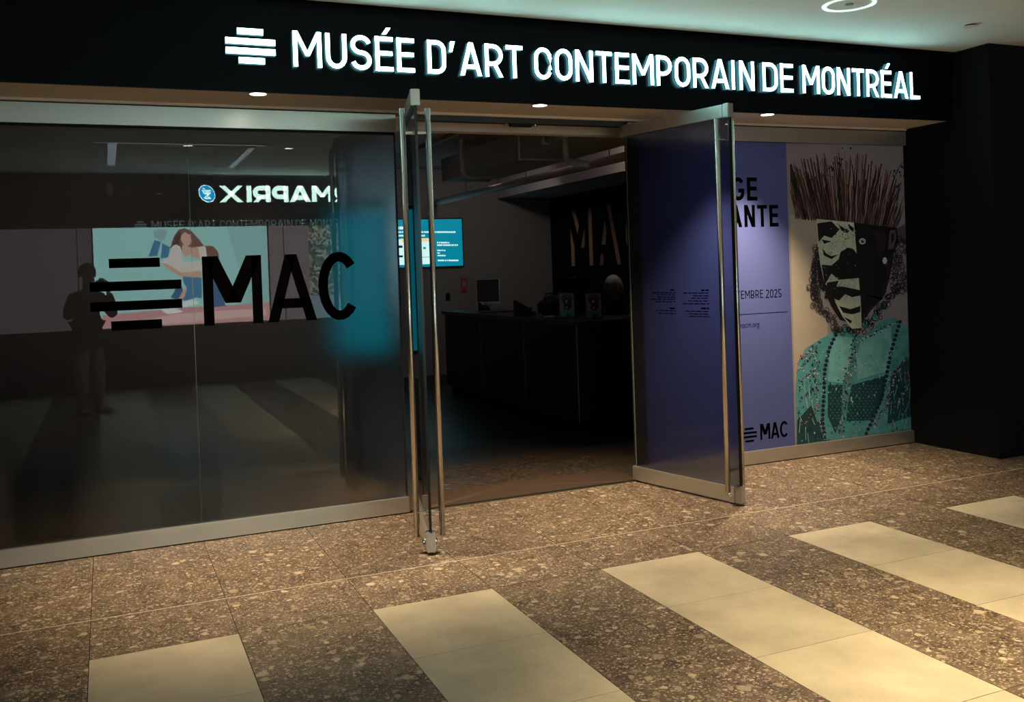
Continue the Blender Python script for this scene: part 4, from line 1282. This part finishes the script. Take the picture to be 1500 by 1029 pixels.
# ---- padded stools just behind the frosted glass
for x0, x1, h, lab in ((-0.43, -0.07, 0.505, 'dark padded stool showing through the frosted glass below the logo bars'), (0.37, 0.755, 0.475, 'dark padded stool showing through the frosted glass at the pane joint')):
    o = thing('padded_stool', ((x0 + x1) / 2, 0.45, 0), 0, lab, 'stool', 'stools behind the glass')
    hw = (x1 - x0) / 2
    MB().box(-hw, hw, -0.17, 0.17, 0.05, h).build('upholstered_block', 'black', o, bevel=0.035, smooth=True)
    MB().box(-hw + .03, hw - .03, -0.14, 0.14, 0.0, 0.055).build('base_plinth', 'black', o)


# ================================================================== PEOPLE
def skin_mesh(name, verts, edges, root, matl, parent, sub=2):
    """one continuous surface grown over a jointed skeleton"""
    me = bpy.data.meshes.new(name)
    names = list(verts)
    me.from_pydata([verts[n_][0] for n_ in names], [(names.index(a), names.index(b_)) for a, b_ in edges], [])
    ob = bpy.data.objects.new(name, me); COL.objects.link(ob)
    sk_ = ob.modifiers.new('skin', 'SKIN'); sk_.use_smooth_shade = True; sk_.branch_smoothing = 0.6
    sl = me.skin_vertices[0].data if me.skin_vertices else None
    if sl is None:
        bm = bmesh.new(); bm.from_mesh(me); bm.verts.layers.skin.verify(); bm.to_mesh(me); bm.free()
        sl = me.skin_vertices[0].data
    for i, n_ in enumerate(names):
        r = verts[n_][1]
        sl[i].radius = r if isinstance(r, tuple) else (r, r)
        sl[i].use_root = (n_ == root)
    ss = ob.modifiers.new('sub', 'SUBSURF'); ss.levels = sub; ss.render_levels = sub
    dg = bpy.context.evaluated_depsgraph_get()
    out = bpy.data.meshes.new_from_object(ob.evaluated_get(dg))
    bpy.data.objects.remove(ob)
    out.materials.clear(); out.materials.append(M[matl])
    out.polygons.foreach_set('use_smooth', [True] * len(out.polygons))
    return link(name, out, parent)


def hand(v, e, key, wrist, palm_dir, side_dir, curl, s=1.0):
    """palm and five fingers as branches of the body skeleton"""
    pd = Vector(palm_dir).normalized(); sd = Vector(side_dir).normalized(); cd_ = Vector(curl).normalized()
    w0 = Vector(v[wrist][0])
    pc = w0 + pd * 0.045 * s
    v[key + 'palm'] = (pc, (0.026 * s, 0.018 * s)); e.append((wrist, key + 'palm'))
    for i, (off, ln) in enumerate(((-0.030, .066), (-0.011, .078), (0.010, .074), (0.029, .058))):
        b0 = pc + pd * 0.035 * s + sd * off * s
        b1 = b0 + (pd * .75 + cd_ * .45).normalized() * ln * .45 * s
        b2 = b1 + (pd * .25 + cd_ * .9).normalized() * ln * .35 * s
        b3 = b2 + (cd_ * .95 - pd * .25).normalized() * ln * .28 * s
        for j, p_ in enumerate((b0, b1, b2, b3)):
            v['%sf%d%d' % (key, i, j)] = (p_, (.0095, .009, .0085, .0075)[j] * s)
        e.append((key + 'palm', '%sf%d0' % (key, i)))
        for j in range(3): e.append(('%sf%d%d' % (key, i, j), '%sf%d%d' % (key, i, j + 1)))
    t0 = pc - pd * 0.012 * s - sd * 0.030 * s
    t1 = t0 + (-sd * .6 + pd * .5 + cd_ * .4).normalized() * .032 * s
    t2 = t1 + (pd * .6 + cd_ * .7).normalized() * .028 * s
    for j, p_ in enumerate((t0, t1, t2)):
        v['%st%d' % (key, j)] = (p_, (.012, .0105, .009)[j] * s)
    e += [(key + 'palm', key + 't0'), (key + 't0', key + 't1'), (key + 't1', key + 't2')]


def head_parts(parent, c, fwd, hair, hairmat, glasses=False, long_hair=False):
    """eyes, brows, nose, mouth, ears and hair set on the head of the body mesh"""
    f = Vector(fwd).normalized(); r = f.cross(Vector((0, 0, 1))).normalized(); u = r.cross(f).normalized()
    c = Vector(c)
    P = lambda a, b_, d: c + r * a + f * b_ + u * d
    R3 = Matrix((r, f, u)).transposed()
    for s in (-1, 1):
        MB().ell(P(.031 * s, .083, .005), (.012, .008, .008), 10, rot=R3).build('eye', 'paper', parent, smooth=True)
        MB().ell(P(.031 * s, .0895, .005), (.005, .003, .005), 8, rot=R3).build('iris', 'black', parent, smooth=True)
        MB().tube([P(.015 * s, .092, .024), P(.032 * s, .092, .028), P(.047 * s, .083, .022)], .004, 6).build('eyebrow', hairmat, parent, smooth=True)
        MB().ell(P(.082 * s, .0, -.005), (.011, .022, .032), 10, rot=R3).build('ear', 'skin', parent, smooth=True)
    MB().tube([P(0, .09, .012), P(0, .104, -.012), P(0, .108, -.026), P(0, .092, -.034)], [.007, .010, .013, .008], 10).build('nose', 'skin', parent, smooth=True)
    MB().tube([P(-.024, .083, -.060), P(0, .093, -.058), P(.024, .083, -.060)], [.003, .006, .003], 8).build('mouth', 'red' if False else 'skin', parent, smooth=True)
    mb = MB()
    vs = []; fs = []; n = 24; rows_ = 10
    for i in range(rows_ + 1):
        for k in range(n):
            a = 2 * PI * k / n                       # 0 = right, pi/2 = front
            front = max(0, math.sin(a))
            low = (1.05 if front > .55 else (1.95 if not long_hair else 2.35))
            if .2 < front <= .55: low = 1.35 if not long_hair else 1.9
            t = low * i / rows_
            k2 = 1 + .025 * math.sin(7 * a) * math.sin(5 * t)
            rr = (.098 * k2, .112 * k2, .122)
            x_, y_, z_ = rr[0] * math.sin(t) * math.cos(a), rr[1] * math.sin(t) * math.sin(a), rr[2] * math.cos(t)
            if t > PI / 2:
                q_ = (t - PI / 2); x_ = rr[0] * math.cos(a) * (1 + .12 * q_); y_ = rr[1] * math.sin(a) * (1 + .05 * q_); z_ = -.14 * q_ * (1.0 if not long_hair else 1.2)
            vs.append(P(x_, y_ - .008, z_ + .015))
    for i in range(rows_):
        for k in range(n):
            fs.append((i * n + k, (i + 1) * n + k, (i + 1) * n + (k + 1) % n, i * n + (k + 1) % n))
    mb.add(vs, fs)
    ho = mb.build('hair', hairmat, parent, smooth=True)
    sm = ho.modifiers.new('thick', 'SOLIDIFY'); sm.thickness = 0.008
    if glasses:
        g = MB()
        for s in (-1, 1):
            g.tube([P(.033 * s + .022 * math.cos(t), .101, .004 + .018 * math.sin(t)) for t in [2 * PI * k / 14 for k in range(15)]], .002, 6)
            g.tube([P(.055 * s, .10, .008), P(.084 * s, .02, .008)], .002, 6)
        g.tube([P(-.011, .102, .006), P(.011, .102, .006)], .002, 6)
        g.build('glasses', 'silver', parent, smooth=True)


# ---- the photographer, mirrored in the logo glass
yaw = math.atan2(-fw.x, fw.y)
ph = thing('person', (CAM.x - fw.x * 0.53 / math.hypot(fw.x, fw.y), CAM.y - fw.y * 0.53 / math.hypot(fw.x, fw.y), 0), yaw,
           'standing person in black jacket and khaki trousers raising a camera, mirrored in the glass', 'person')
v = dict(pelvis=((0, -.02, .95), (.13, .095)), belly=((0, -.02, 1.10), (.125, .09)), chest=((0, -.02, 1.28), (.145, .10)), upper=((0, -.01, 1.40), (.12, .085)), neckb=((0, .0, 1.48), .055), neck=((0, .015, 1.54), .048),
         jaw=((0, .045, 1.60), (.058, .066)), head=((0, .045, 1.67), (.073, .086)), crown=((0, .03, 1.745), (.058, .070)))
e = [('pelvis', 'belly'), ('belly', 'chest'), ('chest', 'upper'), ('upper', 'neckb'), ('neckb', 'neck'), ('neck', 'jaw'), ('jaw', 'head'), ('head', 'crown')]
for s, k in ((-1, 'l'), (1, 'r')):
    v[k + 'sh'] = ((.165 * s, .0, 1.41), .058); v[k + 'ua'] = ((.215 * s, .03, 1.28), .048); v[k + 'el'] = ((.27 * s, .09, 1.17), .040)
    v[k + 'fa'] = ((.20 * s, .24, 1.31), .037); v[k + 'wr'] = ((.105 * s, .36, 1.45), .026)
    v[k + 'hip'] = ((.095 * s, -.02, .88), .085); v[k + 'kn'] = ((.10 * s, .025, .50), .055); v[k + 'sh2'] = ((.10 * s, -.01, .33), .05); v[k + 'an'] = ((.10 * s, -.02, .10), .036)
    v[k + 'ft'] = ((.13 * s + .02, .05, .045), .032); v[k + 'to'] = ((.15 * s + .035, .14, .035), .028)
    e += [('upper', k + 'sh'), (k + 'sh', k + 'ua'), (k + 'ua', k + 'el'), (k + 'el', k + 'fa'), (k + 'fa', k + 'wr'), ('pelvis', k + 'hip'), (k + 'hip', k + 'kn'), (k + 'kn', k + 'sh2'), (k + 'sh2', k + 'an'), (k + 'an', k + 'ft'), (k + 'ft', k + 'to')]
    hand(v, e, k, k + 'wr', (-.35 * s, .75, .55), (0, -.55, .8), (-s, .15, .05))
skin_mesh('body', v, e, 'pelvis', 'skin', ph)
jv = {k: (p_, tuple(x_ * q_ for x_ in (r if isinstance(r, tuple) else (r, r)))) for k, (p_, r), q_ in [(k, v[k], q_) for k, q_ in (('belly', 1.28), ('chest', 1.22), ('upper', 1.22), ('neckb', 1.1), ('lsh', 1.35), ('lua', 1.42), ('lel', 1.42), ('lfa', 1.35), ('rsh', 1.35), ('rua', 1.42), ('rel', 1.42), ('rfa', 1.35))]}
jv['pelvis'] = ((0, -.02, .96), (.172, .135)); jv['hem'] = ((0, -.02, .84), (.178, .14))
jv['lcuff'] = (tuple(Vector(v['lwr'][0]) * .9 + Vector(v['lfa'][0]) * .1), .038); jv['rcuff'] = (tuple(Vector(v['rwr'][0]) * .9 + Vector(v['rfa'][0]) * .1), .038)
skin_mesh('jacket', jv, [('hem', 'pelvis'), ('pelvis', 'belly'), ('belly', 'chest'), ('chest', 'upper'), ('upper', 'neckb'), ('upper', 'lsh'), ('lsh', 'lua'), ('lua', 'lel'), ('lel', 'lfa'), ('lfa', 'lcuff'), ('upper', 'rsh'), ('rsh', 'rua'), ('rua', 'rel'), ('rel', 'rfa'), ('rfa', 'rcuff')], 'pelvis', 'jacket', ph)
tv_ = dict(waist=((0, -.02, 1.0), (.145, .11)), seat=((0, -.02, .90), (.15, .12)))
te = [('waist', 'seat')]
for s, k in ((-1, 'l'), (1, 'r')):
    for n_, z_, r_, y_ in (('a', .76, .105, -.01), ('b', .60, .092, .01), ('c', .46, .083, .015), ('d', .30, .078, -.005), ('e', .14, .066, -.015), ('f', .10, .062, -.015)):
        tv_[k + n_] = ((.095 * s, y_, z_), r_)
    te += [('seat', k + 'a'), (k + 'a', k + 'b'), (k + 'b', k + 'c'), (k + 'c', k + 'd'), (k + 'd', k + 'e'), (k + 'e', k + 'f')]
skin_mesh('trousers', tv_, te, 'waist', 'khaki', ph)
for s in (-1, 1):
    prof = [(-.10, .040, .055), (-.06, .048, .085), (-.01, .047, .085), (.05, .046, .066), (.11, .050, .052), (.16, .044, .042), (.19, .020, .030)]
    mb = MB(); vs = []; n = 14
    for (yy, wd, hh) in prof:
        for k in range(n):
            a = 2 * PI * k / n
            vs.append((wd * math.cos(a), yy, .012 + max(0.0, hh * (.5 + .5 * math.sin(a)))))
    fs = [(i * n + k, i * n + (k + 1) % n, (i + 1) * n + (k + 1) % n, (i + 1) * n + k) for i in range(len(prof) - 1) for k in range(n)]
    fs += [tuple(reversed(range(n))), tuple((len(prof) - 1) * n + k for k in range(n))]
    mb.add(vs, fs)
    so = mb.build('shoe', 'shoe', ph, smooth=True)
    so.location = (.10 * s + .01, -.01, 0); so.rotation_euler = (0, 0, -.55 if s > 0 else -.25)
    mb = MB(); vs = []
    for z_ in (0.0, .020):
        for (yy, wd, hh) in prof: vs.append((wd * 1.06, yy * 1.03, z_))
        for (yy, wd, hh) in reversed(prof): vs.append((-wd * 1.06, yy * 1.03, z_))
    n = 2 * len(prof)
    mb.add(vs, [tuple(reversed(range(n))), tuple(range(n, 2 * n))] + [(k, (k + 1) % n, n + (k + 1) % n, n + k) for k in range(n)])
    mb.build('sole', 'sole', so)
head_parts(ph, (0, .045, 1.67), (0, 1, -.12), None, 'hair_dark')
pc = thing('photo_camera', (ph.location.x, ph.location.y, 0), yaw, 'black photo camera held up in both hands by the standing person', 'camera')
MB().box(-.07, .07, .41, .455, 1.50, 1.59).build('camera_body', 'plastic', pc, bevel=.008)
MB().box(-.025, .025, .41, .455, 1.59, 1.615).build('viewfinder_hump', 'plastic', pc, bevel=.004)
MB().tube([(0, .455, 1.545), (0, .505, 1.547)], [.034, .036], 24).build('lens_barrel', 'plastic', pc)
MB().tube([(.045, .43, 1.59), (.045, .43, 1.60)], .008, 12).build('shutter_button', 'silver', pc)

# ---- the attendant at the desk
hx = ony(897, 424, 3.15)
AT = (hx.x + 0.10, 3.22, 0)
at = thing('person', AT, 2.25, 'seated person with grey hair and dark clothes behind the reception desk', 'person')
HS = hx.z
zs = HS - 1.31                        # lift so that the head sits where it is seen
v = dict(pelvis=((0, -.05, .66), (.14, .11)), belly=((0, -.03, .80), (.13, .10)), chest=((0, .01, .96), (.14, .10)), upper=((0, .03, 1.08), (.115, .08)), neckb=((0, .045, 1.15), .05), neck=((0, .065, 1.20), .045),
         jaw=((0, .10, 1.25), (.055, .062)), head=((0, .105, 1.32), (.07, .083)), crown=((0, .095, 1.39), (.056, .068)))
e = [('pelvis', 'belly'), ('belly', 'chest'), ('chest', 'upper'), ('upper', 'neckb'), ('neckb', 'neck'), ('neck', 'jaw'), ('jaw', 'head'), ('head', 'crown')]
for s, k in ((-1, 'l'), (1, 'r')):
    v[k + 'sh'] = ((.155 * s, .03, 1.08), .055); v[k + 'el'] = ((.22 * s, .06, .86), .04); v[k + 'wr'] = ((.14 * s, .27, .93), .026)
    v[k + 'hip'] = ((.09 * s, .0, .64), .085); v[k + 'kn'] = ((.11 * s, .36, .58), .06); v[k + 'an'] = ((.11 * s, .33, .16), .038); v[k + 'to'] = ((.12 * s, .46, .12), .03)
    e += [('upper', k + 'sh'), (k + 'sh', k + 'el'), (k + 'el', k + 'wr'), ('pelvis', k + 'hip'), (k + 'hip', k + 'kn'), (k + 'kn', k + 'an'), (k + 'an', k + 'to')]
    hand(v, e, k, k + 'wr', (-.3 * s, .9, .05), (s * .95, .3, 0), (0, .2, -1))
under = {k: ((p_, tuple(x_ * .72 for x_ in (r if isinstance(r, tuple) else (r, r)))) if k in ('pelvis', 'belly', 'chest', 'upper', 'neckb', 'lsh', 'rsh', 'lel', 'rel', 'lhip', 'rhip') else (p_, r)) for k, (p_, r) in v.items()}
skin_mesh('body', under, e, 'pelvis', 'skin', at)
sc_ = lambda k, q_: (v[k][0], tuple(x_ * q_ for x_ in (v[k][1] if isinstance(v[k][1], tuple) else (v[k][1],) * 2)))
jv = dict(pelvis=((0, -.05, .65), (.17, .14)), belly=sc_('belly', 1.22), chest=sc_('chest', 1.2), upper=sc_('upper', 1.2), neckb=sc_('neckb', 1.2), neck=((0, .062, 1.19), .056))
je = [('pelvis', 'belly'), ('belly', 'chest'), ('chest', 'upper'), ('upper', 'neckb'), ('neckb', 'neck')]
for k in 'lr':
    jv[k + 'sh'] = sc_(k + 'sh', 1.3); jv[k + 'el'] = sc_(k + 'el', 1.35); jv[k + 'cu'] = (tuple(Vector(v[k + 'wr'][0]) * .92 + Vector(v[k + 'el'][0]) * .08), .036)
    je += [('upper', k + 'sh'), (k + 'sh', k + 'el'), (k + 'el', k + 'cu')]
skin_mesh('sweater', jv, je, 'pelvis', 'jacket', at)
tv_ = dict(seat=((0, -.04, .65), (.16, .13))); te = []
for s, k in ((-1, 'l'), (1, 'r')):
    tv_[k + 'h'] = ((.09 * s, .06, .64), .105); tv_[k + 'k'] = ((.11 * s, .36, .585), .075); tv_[k + 's'] = ((.11 * s, .345, .38), .065); tv_[k + 'a'] = ((.11 * s, .33, .19), .055)
    te += [('seat', k + 'h'), (k + 'h', k + 'k'), (k + 'k', k + 's'), (k + 's', k + 'a')]
skin_mesh('trousers', tv_, te, 'seat', 'jacket', at)
head_parts(at, (0, .105, 1.32), (0, 1, -.42), None, 'hair_grey', True, True)
cc = ony(925, 435, 2.6)
dcard = thing('display_card', (cc.x, 2.6, DZ), 0.15, 'narrow black display card with white bar logo standing on the desk', 'display card')
MB().box(-.035, .035, 0, .006, 0, cc.z - DZ + .06).build('card', 'plastic', dcard)
MB().box(-.035, .035, -.03, .04, 0, .006).build('foot', 'plastic', dcard)
for k, hw_ in enumerate((.012, .022, .022, .012)):
    z_ = cc.z - DZ + .028 - k * .018
    MB().add([(-hw_, -.001, z_ + .006), (hw_, -.001, z_ - .006), (hw_, -.001, z_ + .002), (-hw_, -.001, z_ + .014)], [(0, 1, 2, 3)]).build('logo_bar', 'paper', dcard)
st = thing('bar_stool', (AT[0], AT[1], 0), 2.25, 'dark swivel stool under the seated attendant', 'stool')
MB().lathe([(0, .455), (.19, .455), (.20, .485), (.19, .51), (0, .515)], (0, -.03, 0), 28).build('seat', 'plastic', st, smooth=False)
MB().tube([(0, -.03, .03), (0, -.03, .455)], .025, 14).build('column', 'chrome', st, smooth=True)
MB().lathe([(0, 0), (.21, 0), (.21, .012), (.05, .03), (0, .03)], (0, -.03, 0), 28).build('base', 'chrome', st)
MB().tube([(.16 * math.cos(t), -.03 + .16 * math.sin(t), .20) for t in [2 * PI * k / 24 for k in range(25)]], .009, 8).build('foot_ring', 'chrome', st, smooth=True)
